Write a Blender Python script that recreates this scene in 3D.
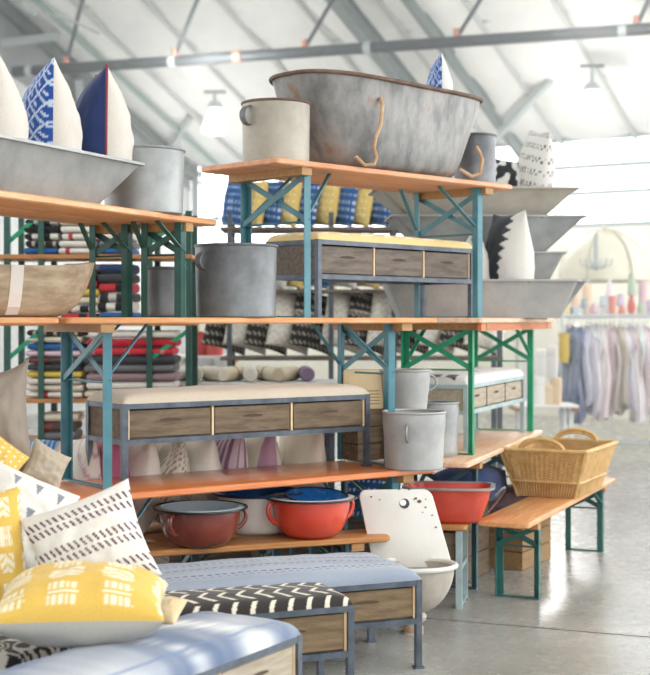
import bpy, bmesh, math, random
from mathutils import Vector, Matrix, Euler, noise as mnoise
random.seed(7)
for o in list(bpy.data.objects): bpy.data.objects.remove(o)
SC = bpy.context.scene
COL = SC.collection
F = 1350.0; EYE = 1.57

# ------------------------------------------------------------------ camera, sky, light, exposure
cd = bpy.data.cameras.new('camera'); cam = bpy.data.objects.new('camera', cd); COL.objects.link(cam)
cam.location = (0, 0, EYE); cam.rotation_euler = (math.radians(90), 0, 0)
cd.sensor_fit = 'HORIZONTAL'; cd.sensor_width = 36; cd.lens = 36*F/650; cd.shift_y = -17.5/650*1.0
cd.clip_end = 200
cd.dof.use_dof = True; cd.dof.focus_distance = 6.4; cd.dof.aperture_fstop = 2.6
SC.camera = cam
w = bpy.data.worlds.new('sky'); SC.world = w; w.use_nodes = True
nt = w.node_tree; nt.nodes.clear()
wo = nt.nodes.new('ShaderNodeOutputWorld'); bg = nt.nodes.new('ShaderNodeBackground')
tc = nt.nodes.new('ShaderNodeTexCoord'); dt = nt.nodes.new('ShaderNodeVectorMath'); dt.operation = 'DOT_PRODUCT'
dt.inputs[1].default_value = (0.42, 0.9, 0.12)
mr = nt.nodes.new('ShaderNodeMapRange'); mr.inputs['From Min'].default_value = -0.1; mr.inputs['From Max'].default_value = 0.95
mr.inputs['To Min'].default_value = 1.7; mr.inputs['To Max'].default_value = 4.6
nt.links.new(tc.outputs['Generated'], dt.inputs[0]); nt.links.new(dt.outputs['Value'], mr.inputs['Value'])
nt.links.new(mr.outputs['Result'], bg.inputs['Strength']); bg.inputs['Color'].default_value = (0.97, 0.99, 1.0, 1)
nt.links.new(bg.outputs[0], wo.inputs[0])
sd = bpy.data.lights.new('daylight_sun', 'SUN'); sd.energy = 0.5; sd.angle = math.radians(25); sd.color = (1, .97, .92)
so = bpy.data.objects.new('daylight_sun', sd); COL.objects.link(so)
so.rotation_euler = (math.radians(48), 0, math.radians(38))
SC.view_settings.view_transform = 'Standard'; SC.view_settings.look = 'None'; SC.view_settings.gamma = 1
SC.view_settings.use_curve_mapping = False; SC.view_settings.exposure = 0.33

# ------------------------------------------------------------------ helpers
def hx(s):
    s = s.lstrip('#'); v = [int(s[i:i+2], 16)/255 for i in (0, 2, 4)]
    return tuple(((c+.055)/1.055)**2.4 if c > .04045 else c/12.92 for c in v)
def pt(px, py, Y): return Vector(((px-325)/F*Y, Y, EYE-(py-320)/F*Y))
def X(px, Y): return (px-325)/F*Y
R = math.radians

class MB:
    def __init__(s): s.v = []; s.f = []; s.m = []; s.c = {}; s.cur = 0
    def add(s, vs, fs, mi=None):
        b = len(s.v); s.v += [tuple(x) for x in vs]
        for f in fs: s.f.append(tuple(b+i for i in f)); s.m.append(s.cur if mi is None else mi)
        return b
    def box(s, c, d, rz=0, mat=None):
        x, y, z = d[0]/2, d[1]/2, d[2]/2
        vs = [Vector((a*x, b*y, e*z)) for e in (-1, 1) for a, b in ((-1, -1), (1, -1), (1, 1), (-1, 1))]
        if rz: vs = [Matrix.Rotation(rz, 3, 'Z') @ v for v in vs]
        if mat: vs = [mat @ v for v in vs]
        vs = [v+Vector(c) for v in vs]
        s.add(vs, [(3, 2, 1, 0), (4, 5, 6, 7), (0, 1, 5, 4), (1, 2, 6, 5), (2, 3, 7, 6), (3, 0, 4, 7)])
    def bar(s, p, q, a, b, up=(0, 0, 1)):
        p = Vector(p); q = Vector(q); d = (q-p); L = d.length; d.normalize()
        u = Vector(up)
        if abs(d.dot(u)) > .95: u = Vector((0, 1, 0)) if abs(d.y) < .9 else Vector((1, 0, 0))
        r = d.cross(u).normalized(); u = r.cross(d).normalized()
        vs = [p+t*d*L+r*(i*a/2)+u*(j*b/2) for t in (0, 1) for i, j in ((-1, -1), (1, -1), (1, 1), (-1, 1))]
        s.add(vs, [(3, 2, 1, 0), (4, 5, 6, 7), (0, 1, 5, 4), (1, 2, 6, 5), (2, 3, 7, 6), (3, 0, 4, 7)])
    def tube(s, pts, r, seg=8, closed=False):
        pts = [Vector(p) for p in pts]; n = len(pts); rings = []; pu = None
        for i, p in enumerate(pts):
            a = pts[(i-1) % n] if (closed or i > 0) else p; b = pts[(i+1) % n] if (closed or i < n-1) else p
            d = (b-a).normalized()
            u = pu if pu is not None else (Vector((0, 0, 1)) if abs(d.z) < .9 else Vector((1, 0, 0)))
            rr = d.cross(u)
            if rr.length < 1e-4: rr = d.cross(Vector((0, 1, .1)))
            rr.normalize(); u = rr.cross(d).normalized(); pu = u
            ri = r[i] if isinstance(r, (list, tuple)) else r
            rings.append([p+rr*math.cos(6.28318*k/seg)*ri+u*math.sin(6.28318*k/seg)*ri for k in range(seg)])
        b = s.add([v for g in rings for v in g], [])
        fs = []
        for i in range(n if closed else n-1):
            j = (i+1) % n
            for k in range(seg): fs.append((b+i*seg+k, b+i*seg+(k+1) % seg, b+j*seg+(k+1) % seg, b+j*seg+k))
        if not closed:
            fs.append(tuple(b+k for k in range(seg))[::-1]); fs.append(tuple(b+(n-1)*seg+k for k in range(seg)))
        for f in fs: s.f.append(f); s.m.append(s.cur)
    def loft(s, rings, cap0=True, cap1=True, mi=None):
        n = len(rings[0]); b = s.add([v for g in rings for v in g], [])
        for i in range(len(rings)-1):
            for k in range(n):
                s.f.append((b+i*n+k, b+i*n+(k+1) % n, b+(i+1)*n+(k+1) % n, b+(i+1)*n+k)); s.m.append(s.cur if mi is None else mi)
        if cap0: s.f.append(tuple(b+k for k in range(n))[::-1]); s.m.append(s.cur)
        if cap1: s.f.append(tuple(b+(len(rings)-1)*n+k for k in range(n))); s.m.append(s.cur)
    def lathe(s, prof, seg=32, c=(0, 0, 0), sx=1, sy=1, cap0=False, cap1=False):
        s.loft([[(c[0]+r*math.cos(6.28318*k/seg)*sx, c[1]+r*math.sin(6.28318*k/seg)*sy, c[2]+z) for k in range(seg)] for r, z in prof], cap0, cap1)
    def build(s, name, mats, parent=None, smooth=False, bevel=0, bseg=2, colors=None, angle=40):
        me = bpy.data.meshes.new(name); me.from_pydata(s.v, [], s.f); 
        if not isinstance(mats, (list, tuple)): mats = [mats]
        for m in mats: me.materials.append(m)
        if len(mats) > 1: me.polygons.foreach_set('material_index', s.m)
        bm = bmesh.new(); bm.from_mesh(me)
        if bevel:
            es = [e for e in bm.edges if len(e.link_faces) == 2 and e.calc_face_angle(0) > .5]
            bmesh.ops.bevel(bm, geom=es, offset=bevel, segments=bseg, affect='EDGES', profile=.5, clamp_overlap=True)
        if not colors: bmesh.ops.recalc_face_normals(bm, faces=bm.faces)
        bm.to_mesh(me); bm.free()
        if colors:
            at = me.color_attributes.new('Col', 'FLOAT_COLOR', 'POINT')
            at.data.foreach_set('color', [x for c in colors for x in (c[0], c[1], c[2], 1)])
        if smooth or bevel:
            me.polygons.foreach_set('use_smooth', [True]*len(me.polygons))
            me.set_sharp_from_angle(angle=R(angle))
        me.update()
        o = bpy.data.objects.new(name, me); COL.objects.link(o)
        if parent: o.parent = parent
        return o

def tag(o, label=None, cat=None, group=None, kind=None):
    if label: o['label'] = label
    if cat: o['category'] = cat
    if group: o['group'] = group
    if kind: o['kind'] = kind
    return o
def thing(name, label, cat, loc, rz=0, group=None):
    o = bpy.data.objects.new(name, None); COL.objects.link(o); o.empty_display_size = .1
    o.location = loc; o.rotation_euler = (0, 0, rz)
    return tag(o, label, cat, group)
def struct(o): o['kind'] = 'structure'; return o
def single(mb, name, mats, label, cat, loc=(0, 0, 0), rz=0, group=None, rot=None, **k):
    o = mb.build(name, mats, **k); o.location = loc; o.rotation_euler = rot if rot else (0, 0, rz)
    return tag(o, label, cat, group)
def copy_tree(o, parent=None):
    c = o.copy(); COL.objects.link(c)
    if parent: c.parent = parent
    for ch in o.children: copy_tree(ch, c)
    return c

# ------------------------------------------------------------------ materials
def nodes(name):
    m = bpy.data.materials.new(name); m.use_nodes = True; t = m.node_tree
    return m, t, t.nodes['Principled BSDF']
def setin(b, **k):
    for a, v in k.items():
        a = a.replace('_', ' ')
        if a in b.inputs: b.inputs[a].default_value = v
def mat(name, c1, c2=None, scale=6, rough=.5, metal=0, stretch=(1, 1, 1), bump=0, bscale=60, c3=None, pos=(.35, .65), sheen=0, spec=.5, detail=4, coat=0):
    m, t, b = nodes(name); N = t.nodes.new; Lk = t.links.new
    setin(b, Roughness=rough, Metallic=metal, Sheen_Weight=sheen, Coat_Weight=coat); setin(b, **{'Specular IOR Level': spec})
    if isinstance(c1, str): c1 = hx(c1)
    b.inputs['Base Color'].default_value = (*c1, 1)
    if c2 is not None or bump:
        tc = N('ShaderNodeTexCoord'); mp = N('ShaderNodeMapping'); mp.inputs['Scale'].default_value = stretch
        Lk(tc.outputs['Object'], mp.inputs['Vector'])
    if c2 is not None:
        if isinstance(c2, str): c2 = hx(c2)
        nz = N('ShaderNodeTexNoise'); nz.inputs['Scale'].default_value = scale; nz.inputs['Detail'].default_value = detail; nz.inputs['Roughness'].default_value = .62
        cr = N('ShaderNodeValToRGB'); Lk(mp.outputs[0], nz.inputs['Vector']); Lk(nz.outputs['Fac'], cr.inputs['Fac'])
        cr.color_ramp.elements[0].position = pos[0]; cr.color_ramp.elements[1].position = pos[1]
        cr.color_ramp.elements[0].color = (*c1, 1); cr.color_ramp.elements[1].color = (*c2, 1)
        if c3 is not None:
            e = cr.color_ramp.elements.new(min(1, pos[1]+.1)); e.color = (*(hx(c3) if isinstance(c3, str) else c3), 1)
        Lk(cr.outputs['Color'], b.inputs['Base Color'])
    if bump:
        n2 = N('ShaderNodeTexNoise'); n2.inputs['Scale'].default_value = bscale; n2.inputs['Detail'].default_value = 3
        bp = N('ShaderNodeBump'); bp.inputs['Strength'].default_value = bump; bp.inputs['Distance'].default_value = .01
        Lk(mp.outputs[0], n2.inputs['Vector']); Lk(n2.outputs['Fac'], bp.inputs['Height']); Lk(bp.outputs[0], b.inputs['Normal'])
    return m
def colmat(name, rough=.9, bump=.25, bscale=140, sheen=.2, vary=.10):
    m, t, b = nodes(name); N = t.nodes.new; Lk = t.links.new
    setin(b, Roughness=rough, Sheen_Weight=sheen); setin(b, **{'Specular IOR Level': .15})
    a = N('ShaderNodeAttribute'); a.attribute_name = 'Col'
    tc = N('ShaderNodeTexCoord'); nz = N('ShaderNodeTexNoise'); nz.inputs['Scale'].default_value = bscale; nz.inputs['Detail'].default_value = 3
    Lk(tc.outputs['Object'], nz.inputs['Vector'])
    mr = N('ShaderNodeMapRange'); mr.inputs['To Min'].default_value = 1-vary*1.5; mr.inputs['To Max'].default_value = 1+vary
    Lk(nz.outputs['Fac'], mr.inputs['Value'])
    vm = N('ShaderNodeVectorMath'); vm.operation = 'SCALE'; Lk(a.outputs['Color'], vm.inputs[0]); Lk(mr.outputs[0], vm.inputs['Scale'])
    Lk(vm.outputs[0], b.inputs['Base Color'])
    bp = N('ShaderNodeBump'); bp.inputs['Strength'].default_value = bump; bp.inputs['Distance'].default_value = .004
    Lk(nz.outputs['Fac'], bp.inputs['Height']); Lk(bp.outputs[0], b.inputs['Normal'])
    return m
def stripemat(name, c1, c2, freq, frac, axis='X', rough=.9, off=0.0):
    m, t, b = nodes(name); N = t.nodes.new; Lk = t.links.new
    setin(b, Roughness=rough, Sheen_Weight=.2); setin(b, **{'Specular IOR Level': .15})
    tc = N('ShaderNodeTexCoord'); sp = N('ShaderNodeSeparateXYZ'); Lk(tc.outputs['Object'], sp.inputs[0])
    m1 = N('ShaderNodeMath'); m1.operation = 'MULTIPLY_ADD'; m1.inputs[1].default_value = freq; m1.inputs[2].default_value = off
    Lk(sp.outputs[axis], m1.inputs[0])
    m2 = N('ShaderNodeMath'); m2.operation = 'FRACT'; Lk(m1.outputs[0], m2.inputs[0])
    m3 = N('ShaderNodeMath'); m3.operation = 'LESS_THAN'; m3.inputs[1].default_value = frac; Lk(m2.outputs[0], m3.inputs[0])
    mx = N('ShaderNodeMix'); mx.data_type = 'RGBA'; mx.inputs[6].default_value = (*hx(c1), 1); mx.inputs[7].default_value = (*hx(c2), 1)
    Lk(m3.outputs[0], mx.inputs[0]); Lk(mx.outputs[2], b.inputs['Base Color'])
    nz = N('ShaderNodeTexNoise'); nz.inputs['Scale'].default_value = 40; bp = N('ShaderNodeBump'); bp.inputs['Strength'].default_value = .3; bp.inputs['Distance'].default_value = .01
    Lk(tc.outputs['Object'], nz.inputs['Vector']); Lk(nz.outputs['Fac'], bp.inputs['Height']); Lk(bp.outputs[0], b.inputs['Normal'])
    return m
def emit(name, c, s):
    m, t, b = nodes(name); setin(b, **{'Emission Color': (*hx(c), 1), 'Emission Strength': s}); b.inputs['Base Color'].default_value = (*hx(c), 1); return m
def glassmat(name, tint=(.97, .99, 1)):
    m = bpy.data.materials.new(name); m.use_nodes = True; t = m.node_tree; t.nodes.clear(); N = t.nodes.new
    o = N('ShaderNodeOutputMaterial'); mx = N('ShaderNodeMixShader'); tr = N('ShaderNodeBsdfTransparent'); gl = N('ShaderNodeBsdfGlossy')
    tr.inputs['Color'].default_value = (*tint, 1); gl.inputs['Roughness'].default_value = .05; mx.inputs[0].default_value = .06
    t.links.new(tr.outputs[0], mx.inputs[1]); t.links.new(gl.outputs[0], mx.inputs[2]); t.links.new(mx.outputs[0], o.inputs[0]); return m

WOODO = mat('varnished orange pine', '#d4743f', '#e6935c', 5, .32, stretch=(1, 14, 14), bump=.08, bscale=30, coat=.3, c3='#c9673a')
WOODM = mat('weathered orange pine', '#d08a52', '#e0aa78', 4, .4, stretch=(1, 10, 10), bump=.1, bscale=25, c3='#d6bc9e')
WOODP = mat('pale sunlit pine', '#dcab84', '#eacbb0', 4, .4, stretch=(1, 10, 10), bump=.1, bscale=25, c3='#cf9568')  # sunlight on the right hand tables is put into this paler colour
WOODB = mat('old brown bench plank', '#a9713f', '#c98f55', 4, .45, stretch=(1, 14, 14), bump=.15, bscale=25, c3='#8a5a34')
WOODT = mat('plank with blue paint traces', '#cf8a5e', '#dfa67e', 3, .5, stretch=(1, 6, 6), bump=.15, bscale=25, c3='#8fa3ab', pos=(.3, .6))
BATTEN = mat('pale batten wood', '#b98e5c', '#a37a4c', 6, .6, stretch=(1, 8, 8))
APRON = mat('orange apron board', '#cf7c4c', '#b9683c', 5, .5, stretch=(1, 8, 8))
TEAL = mat('teal painted steel', '#3f7480', '#4d8591', 9, .45, bump=.05, c3='#376573', pos=(.35, .7))
DTEAL = mat('dark teal painted steel', '#2f5560', '#3a6672', 9, .45)
GREEN = mat('bright green painted steel', '#158a61', '#249a70', 9, .45)
DGREEN = mat('dark green painted steel', '#1e4a42', '#2b5a50', 9, .45)
BGREEN = mat('bench green painted steel', '#2b5f5a', '#376d67', 9, .45)
STEEL = mat('raw grey steel tube', '#454d57', '#5f6872', 12, .45, metal=.3, c3='#3a414a')
STEELL = mat('pale blue grey steel tube', '#9db2b4', '#b3c4c4', 10, .45, metal=.2)
CRATE = mat('old grey brown crate wood', '#5f4f3d', '#7d6c57', 5, .75, stretch=(1.2, 9, 9), bump=.3, bscale=40, c3='#4e4032')
CRATED = mat('dark crate wood', '#5c5249', '#7b7066', 5, .75, stretch=(1.2, 9, 9), bump=.3, bscale=40, c3='#50473f')
CRATEL = mat('honey crate wood', '#69563e', '#887255', 5, .7, stretch=(1.2, 9, 9), bump=.3, bscale=40, c3='#6d5a41')
CRATEP = mat('pale sunlit crate wood', '#9f917c', '#b7ab98', 5, .7, stretch=(1.2, 9, 9), bump=.3, bscale=40)
TRIMW = mat('light wood divider', '#d3b48c', '#e0c8a6', 8, .6)
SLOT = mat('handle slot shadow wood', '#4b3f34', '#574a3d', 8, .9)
GALV = mat('galvanised steel', '#8d9090', '#aaacaa', 5, .5, metal=.4, bump=.06, bscale=40, c3='#757878', detail=8)
GALVD = mat('dull dark galvanised steel', '#5f6264', '#8b8e90', 4, .5, metal=.35, bump=.06, bscale=40, c3='#454544', detail=8)
GALVL = mat('pale zinc', '#9fa0a0', '#b5b4b1', 6, .55, metal=.3, bump=.06, bscale=40, c3='#8b8a88', detail=8)
GALVW = mat('warm weathered zinc', '#a39c90', '#bab3a6', 5, .6, metal=.25, bump=.08, bscale=30, c3='#8d867b', detail=8)
GALVB = mat('bath zinc with streaks', '#6f6f6e', '#9c9a97', 5, .55, metal=.3, stretch=(1.6, 1.6, .8), bump=.12, bscale=30, c3='#9a7d69', pos=(.36, .6), detail=12)
RUST = mat('rusty rim', '#5d463a', '#7f6554', 12, .8, bump=.2, c3='#4f3b31')
RUSTL = mat('tan rusty handle', '#b08a68', '#c9a888', 14, .7)
BLACKE = mat('black enamel edge', '#23262a', rough=.3)
DARKS = mat('dark steel upright', '#4a525b', '#5b646d', 8, .5)
WHITEP = mat('white painted metal', '#e9e9e6', rough=.5)
FAB = colmat('woven cotton')
LINENM = mat('natural linen', '#d9ccb8', '#e3d8c6', 60, .95, bump=.2, bscale=160, sheen=.2, spec=.1)

# ------------------------------------------------------------------ large structure
E1 = Vector((-2.5, 26.0)); E2 = Vector((3.285, 22.4)); ZE = 4.55; SL = .45
ed = (E2-E1).normalized(); nd = Vector((ed.y, -ed.x)) if ed.y < 0 else Vector((-ed.y, ed.x))
if nd.y > 0: nd = -nd
def roof(a, t, d=0): p = E1+ed*a+nd*t; return Vector((p.x, p.y, ZE+SL*t+d))
CONC, ct, cb = nodes('polished concrete')
N = ct.nodes.new; Lk = ct.links.new
tc = N('ShaderNodeTexCoord'); n1 = N('ShaderNodeTexNoise'); n1.inputs['Scale'].default_value = 1.3; n1.inputs['Detail'].default_value = 8
n2 = N('ShaderNodeTexNoise'); n2.inputs['Scale'].default_value = 9; n2.inputs['Detail'].default_value = 6
Lk(tc.outputs['Object'], n1.inputs['Vector']); Lk(tc.outputs['Object'], n2.inputs['Vector'])
cr = N('ShaderNodeValToRGB'); cr.color_ramp.elements[0].position = .3; cr.color_ramp.elements[1].position = .7
cr.color_ramp.elements[0].color = (*hx('#8b8a84'), 1); cr.color_ramp.elements[1].color = (*hx('#a8a7a1'), 1)
Lk(n1.outputs['Fac'], cr.inputs['Fac']); Lk(cr.outputs[0], cb.inputs['Base Color'])
r2 = N('ShaderNodeMapRange'); r2.inputs['To Min'].default_value = .2; r2.inputs['To Max'].default_value = .34; Lk(n2.outputs['Fac'], r2.inputs['Value']); Lk(r2.outputs[0], cb.inputs['Roughness'])
b = MB(); b.box((2, 14, -.05), (34, 44, .1)); struct(b.build('floor', CONC))
GROOVE = mat('floor joint filler', '#4f4d4a', rough=.8)
b = MB(); b.bar((.45, 7.14, .0005), (4.6, 5.5, .0005), .012, .002); struct(b.build('trim_1', GROOVE))

# ceiling: quilted white insulation between purlins
INSUL = mat('white vinyl insulation', '#dcdedd', '#e6e7e5', 3, .6, bump=.15, bscale=6)
b = MB(); na, nb = 150, 60; A0, A1, T1 = -3.0, 17.0, 10.0
vs = []
for j in range(nb+1):
    t = T1*j/nb
    for i in range(na+1):
        a = A0+(A1-A0)*i/na
        d = -.10*abs(math.sin(math.pi*a/1.25))**.7 - .05*abs(math.sin(math.pi*t/1.5)) + .02*mnoise.noise((a*2, t*2, 0))
        vs.append(roof(a, t, d))
b.add(vs, [(j*(na+1)+i, j*(na+1)+i+1, (j+1)*(na+1)+i+1, (j+1)*(na+1)+i) for j in range(nb) for i in range(na)])
k = len(b.v); b.add([roof(A0, 0, .2), roof(A1, 0, .2), roof(A1, T1, .2), roof(A0, T1, .2)], [(0, 1, 2, 3)])
struct(b.build('ceiling', INSUL, smooth=True, angle=60))
def roof2(a, t): p = E1+ed*a+nd*t; return Vector((p.x, p.y, ZE+SL*(T1+5 if t > T1+5 else t)-(SL*(t-T1-5) if t > T1+5 else 0)))
b = MB()
for t0_, t1_ in ((T1, T1+5), (T1+5, T1+20)):
    p = [roof2(-9, t0_), roof2(21, t0_), roof2(21, t1_), roof2(-9, t1_)]; up_ = Vector((0, 0, .2))
    b.add(p+[v+up_ for v in p], [(0, 1, 2, 3), (7, 6, 5, 4), (0, 4, 5, 1), (1, 5, 6, 2), (2, 6, 7, 3), (3, 7, 4, 0)])
struct(b.build('ceiling', INSUL))
RAFT = mat('grey green rafter steel', '#6b7776', '#7a8584', 6, .5)
RAFTG = mat('pale green rafter flange', '#8fa39c', rough=.5)
RAFTL = mat('pale grey steel', '#a9b2b2', rough=.5)
def rafter(name, a, t0, t1, d, hh, m, ww=.12):
    b = MB(); p, q = roof(a, t0, d), roof(a, t1, d)
    b.bar(p, q, ww, .03, up=(0, 0, 1)); b.bar(p+Vector((0, 0, hh)), q+Vector((0, 0, hh)), ww, .03); b.bar(p+Vector((0, 0, hh/2)), q+Vector((0, 0, hh/2)), .03, hh)
    struct(b.build(name, m))
rafter('trim_2', 0, -.1, 10, -.30, .18, RAFT, .14)
rafter('trim_3', 6.8, -.1, 10, -.32, .2, RAFT, .10)
rafter('trim_4', 5.9, 1.6, 10, -.55, .3, RAFT, .16)
rafter('trim_5', .75, 0, 10, -.26, .07, RAFTG, .05)
SEAM = mat('insulation seam strip', '#b9bdbc', rough=.6)
for i in range(16):
    b = MB(); a = -2.5+1.25*i; b.bar(roof(a, 0, -.11), roof(a, 9.9, -.11), .06, .05); struct(b.build('trim_%d' % (20+i), SEAM))
for i in range(6):
    b = MB(); t_ = 1.5*(i+1); b.bar(roof(A0+.2, t_, -.02), roof(A1-.2, t_, -.02), .04, .03); struct(b.build('trim_%d' % (40+i), SEAM))
# struts between rafters and roof
b = MB(); b.bar(roof(.1, 1.0, -.35), roof(1.2, 1.7, -.15), .09, .09); b.bar(roof(6.8, .9, -.4), roof(8.0, 1.7, -.12), .1, .1); b.bar(roof(.1, 3.4, -.4), roof(-.4, 2.6, -1.6), .12, .12)
b.bar(roof(-.3, 5.2, -.9), roof(.4, 4.2, -.2), .12, .12)
struct(b.build('trim_6', RAFTL))
# walls: left gable wall runs from E1 towards the camera, back wall runs along the eave
WALLW = mat('white painted wall', '#d9dcdc', '#e2e4e3', 2, .7)
WALLG = mat('grey cladding band', '#8d9294', '#999e9f', 2, .7)
CREAM = mat('cream wall', '#e3e0cf', '#ebe8d9', 2, .7)
def vpanel(b, p, q, z0a, z0b, z1a, z1b, th=.12):
    d = (q-p).normalized(); n = Vector((-d.y, d.x))*th
    vs = [(p.x, p.y, z0a), (q.x, q.y, z0b), (q.x, q.y, z1b), (p.x, p.y, z1a)]
    vs += [(x+n.x, y+n.y, z) for x, y, z in vs]
    b.add(vs, [(0, 1, 2, 3), (7, 6, 5, 4), (0, 4, 5, 1), (1, 5, 6, 2), (2, 6, 7, 3), (3, 7, 4, 0)])
g0 = E1+nd*0; g1 = E1+nd*10
b = MB(); vpanel(b, g1-ed*.1, g0-ed*.1, -.02, -.02, ZE+SL*10-1.9, ZE-.5); struct(b.build('wall_left', WALLW))
b = MB(); vpanel(b, g1-ed*.1, g0-ed*.1, ZE+SL*10-1.9, ZE-.5, ZE+SL*10-.1, ZE-.1, .1); struct(b.build('trim_7', WALLG))
# back wall with a glazed front at the left and a clerestory band at the right
bw = lambda a: E1+ed*a
GLASS = glassmat('window glass')
b = MB(); vpanel(b, bw(5.2), bw(17), -.02, -.02, 3.1, 3.1); vpanel(b, bw(0), bw(5.2), -.02, -.02, 2.3, 2.3); vpanel(b, bw(5.2), bw(5.6), 3.1, 3.1, ZE, ZE); struct(b.build('wall_back', CREAM))
b = MB(); b.bar((*bw(0), -.02), (*bw(0), ZE+.1), .13, .13); b.bar((*bw(6.8), 3.1), (*bw(6.8), ZE), .14, .14); struct(b.build('trim_8', RAFT))
FRAMEW = mat('grey window frame', '#8b989c', rough=.5)
def window(n, a0, a1, z0, z1, va, hz):
    root = thing('window_%d' % n, None, None, (0, 0, 0)); root['kind'] = 'structure'
    f = MB(); P = lambda a, z: (*bw(a), z)
    for z in [z0, z1]+hz: f.bar(P(a0, z), P(a1, z), .08, .07)
    for a in [a0, a1]+va: f.bar(P(a, z0), P(a, z1), .05, .07)
    f.build('window_frame', FRAMEW, root)
    g = MB(); g.add([P(a0, z0), P(a1, z0), P(a1, z1), P(a0, z1)], [(0, 1, 2, 3)]); g.build('pane', GLASS, root)
window(1, .15, 5.2, 2.3, ZE-.05, [.5, 1.3, 2.6, 3.9], [2.9, 3.5])
window(2, 5.6, 11.2, 3.1, ZE-.05, [], [3.62, 4.05])
window(3, 11.2, 17, 3.1, ZE-.05, [14], [3.62, 4.05])

# sprinkler pipe with hangers, pendant lamps
PIPE = mat('dark grey pipe', '#3c4448', '#4a5256', 8, .5)
REDC = mat('red pipe collar', '#b9806c', rough=.5)
t = thing('sprinkler_pipe', 'long dark grey sprinkler pipe crossing under the ceiling', 'pipe', (0, 0, 0))
pa = pt(14, 72, 19.5); pb = pt(720, 24, 16.4)
b = MB(); b.tube([pa, pb], .075, 14); b.build('pipe', PIPE, t, smooth=True)
for px, px2 in ((75, 86), (197, 203), (335, 341), (485, 489), (649, 655)):
    s = (px-14)/706; p = pa.lerp(pb, s); Y = p.y
    b = MB(); q = pt(px2, -14, Y-.2); b.tube([p+Vector((0, 0, .06)), q], .03, 8); b.build('hanger_rod', PIPE, t, smooth=True)
    b = MB(); d = (pb-pa).normalized(); b.tube([p+Vector((0, 0, .07)), p+Vector((0, 0, .17))], .05, 10); b.build('collar', REDC, t, smooth=True)
for px in (33, 195, 265, 398, 636):
    p = pa.lerp(pb, (px-14)/706); b = MB(); d = (pb-pa).normalized(); b.tube([p-d*.05, p+d*.05], .085, 14); b.build('clamp', RAFTL if px != 265 else REDC, t, smooth=True)
b = MB(); b.tube([pt(28, 8, 19), pt(75, 22, 19), pt(100, 34, 18.8)], .02, 6); b.tube([pt(22, 5, 19), pt(36, 12, 19)], .05, 6); b.build('branch_line', RAFTL, t, smooth=True)
BULB = emit('lit lamp glass', '#ffffff', 1.6)
def lamp(px, py0, py1, py2, Y, label):
    r = (py2-py1)/F*Y*.5
    top = pt(px, py0, Y); c = pt(px, py1, Y); e = pt(px, py2, Y)
    t = thing('pendant_lamp', label, 'lamp', tuple(e), group='white bell pendant lamps')
    o = -Vector(e)
    b = MB(); b.tube([top+o, c+o], .03, 8); b.build('stem', RAFTL, t, smooth=True)
    b = MB(); b.box(top+o, (.34, .08, .04)); b.build('ceiling_bracket', RAFT, t)
    b = MB(); h = (c-e).z; b.lathe([(.08, h*1.25), (.12, h*1.05), (.13, h)], 16, cap0=True, cap1=True); b.build('socket', RAFTL, t, smooth=True)
    b = MB(); b.lathe([(.05, h), (.1, h*.97), (r*.5, h*.85), (r*.8, h*.6), (r*.98, h*.3), (r*1.05, h*.1), (r*.95, 0), (r*.5, -.03), (.02, -.04)], 20, cap0=True, cap1=True); b.build('lamp_shade', BULB, t, smooth=True)
def fill_light(e, k):  # bare point lights added to brighten the ceiling, not fixed to modelled pendants
    pd = bpy.data.lights.new('ceiling_fill', 'POINT'); pd.energy = k; pd.shadow_soft_size = .35; pd.color = (1, .97, .93)
    po = bpy.data.objects.new('ceiling_fill', pd); COL.objects.link(po); po.location = (e[0], e[1], e[2]-.35)
for a_, t_, k_ in ((2, 2.4, 125), (8.4, 2.4, 125), (12.5, 2.4, 125), (5, 6.5, 125), (10.5, 6.5, 125), (15, 5, 125), (-.8, 6, 80)):
    fill_light(roof(a_, t_, -2.2), k_)
lamp(215, 92, 108, 133, 21, 'white bell pendant lamp above the handled zinc can')
lamp(592, 66, 90, 118, 19.5, 'white bell pendant lamp hanging above the bright right windows')

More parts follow.
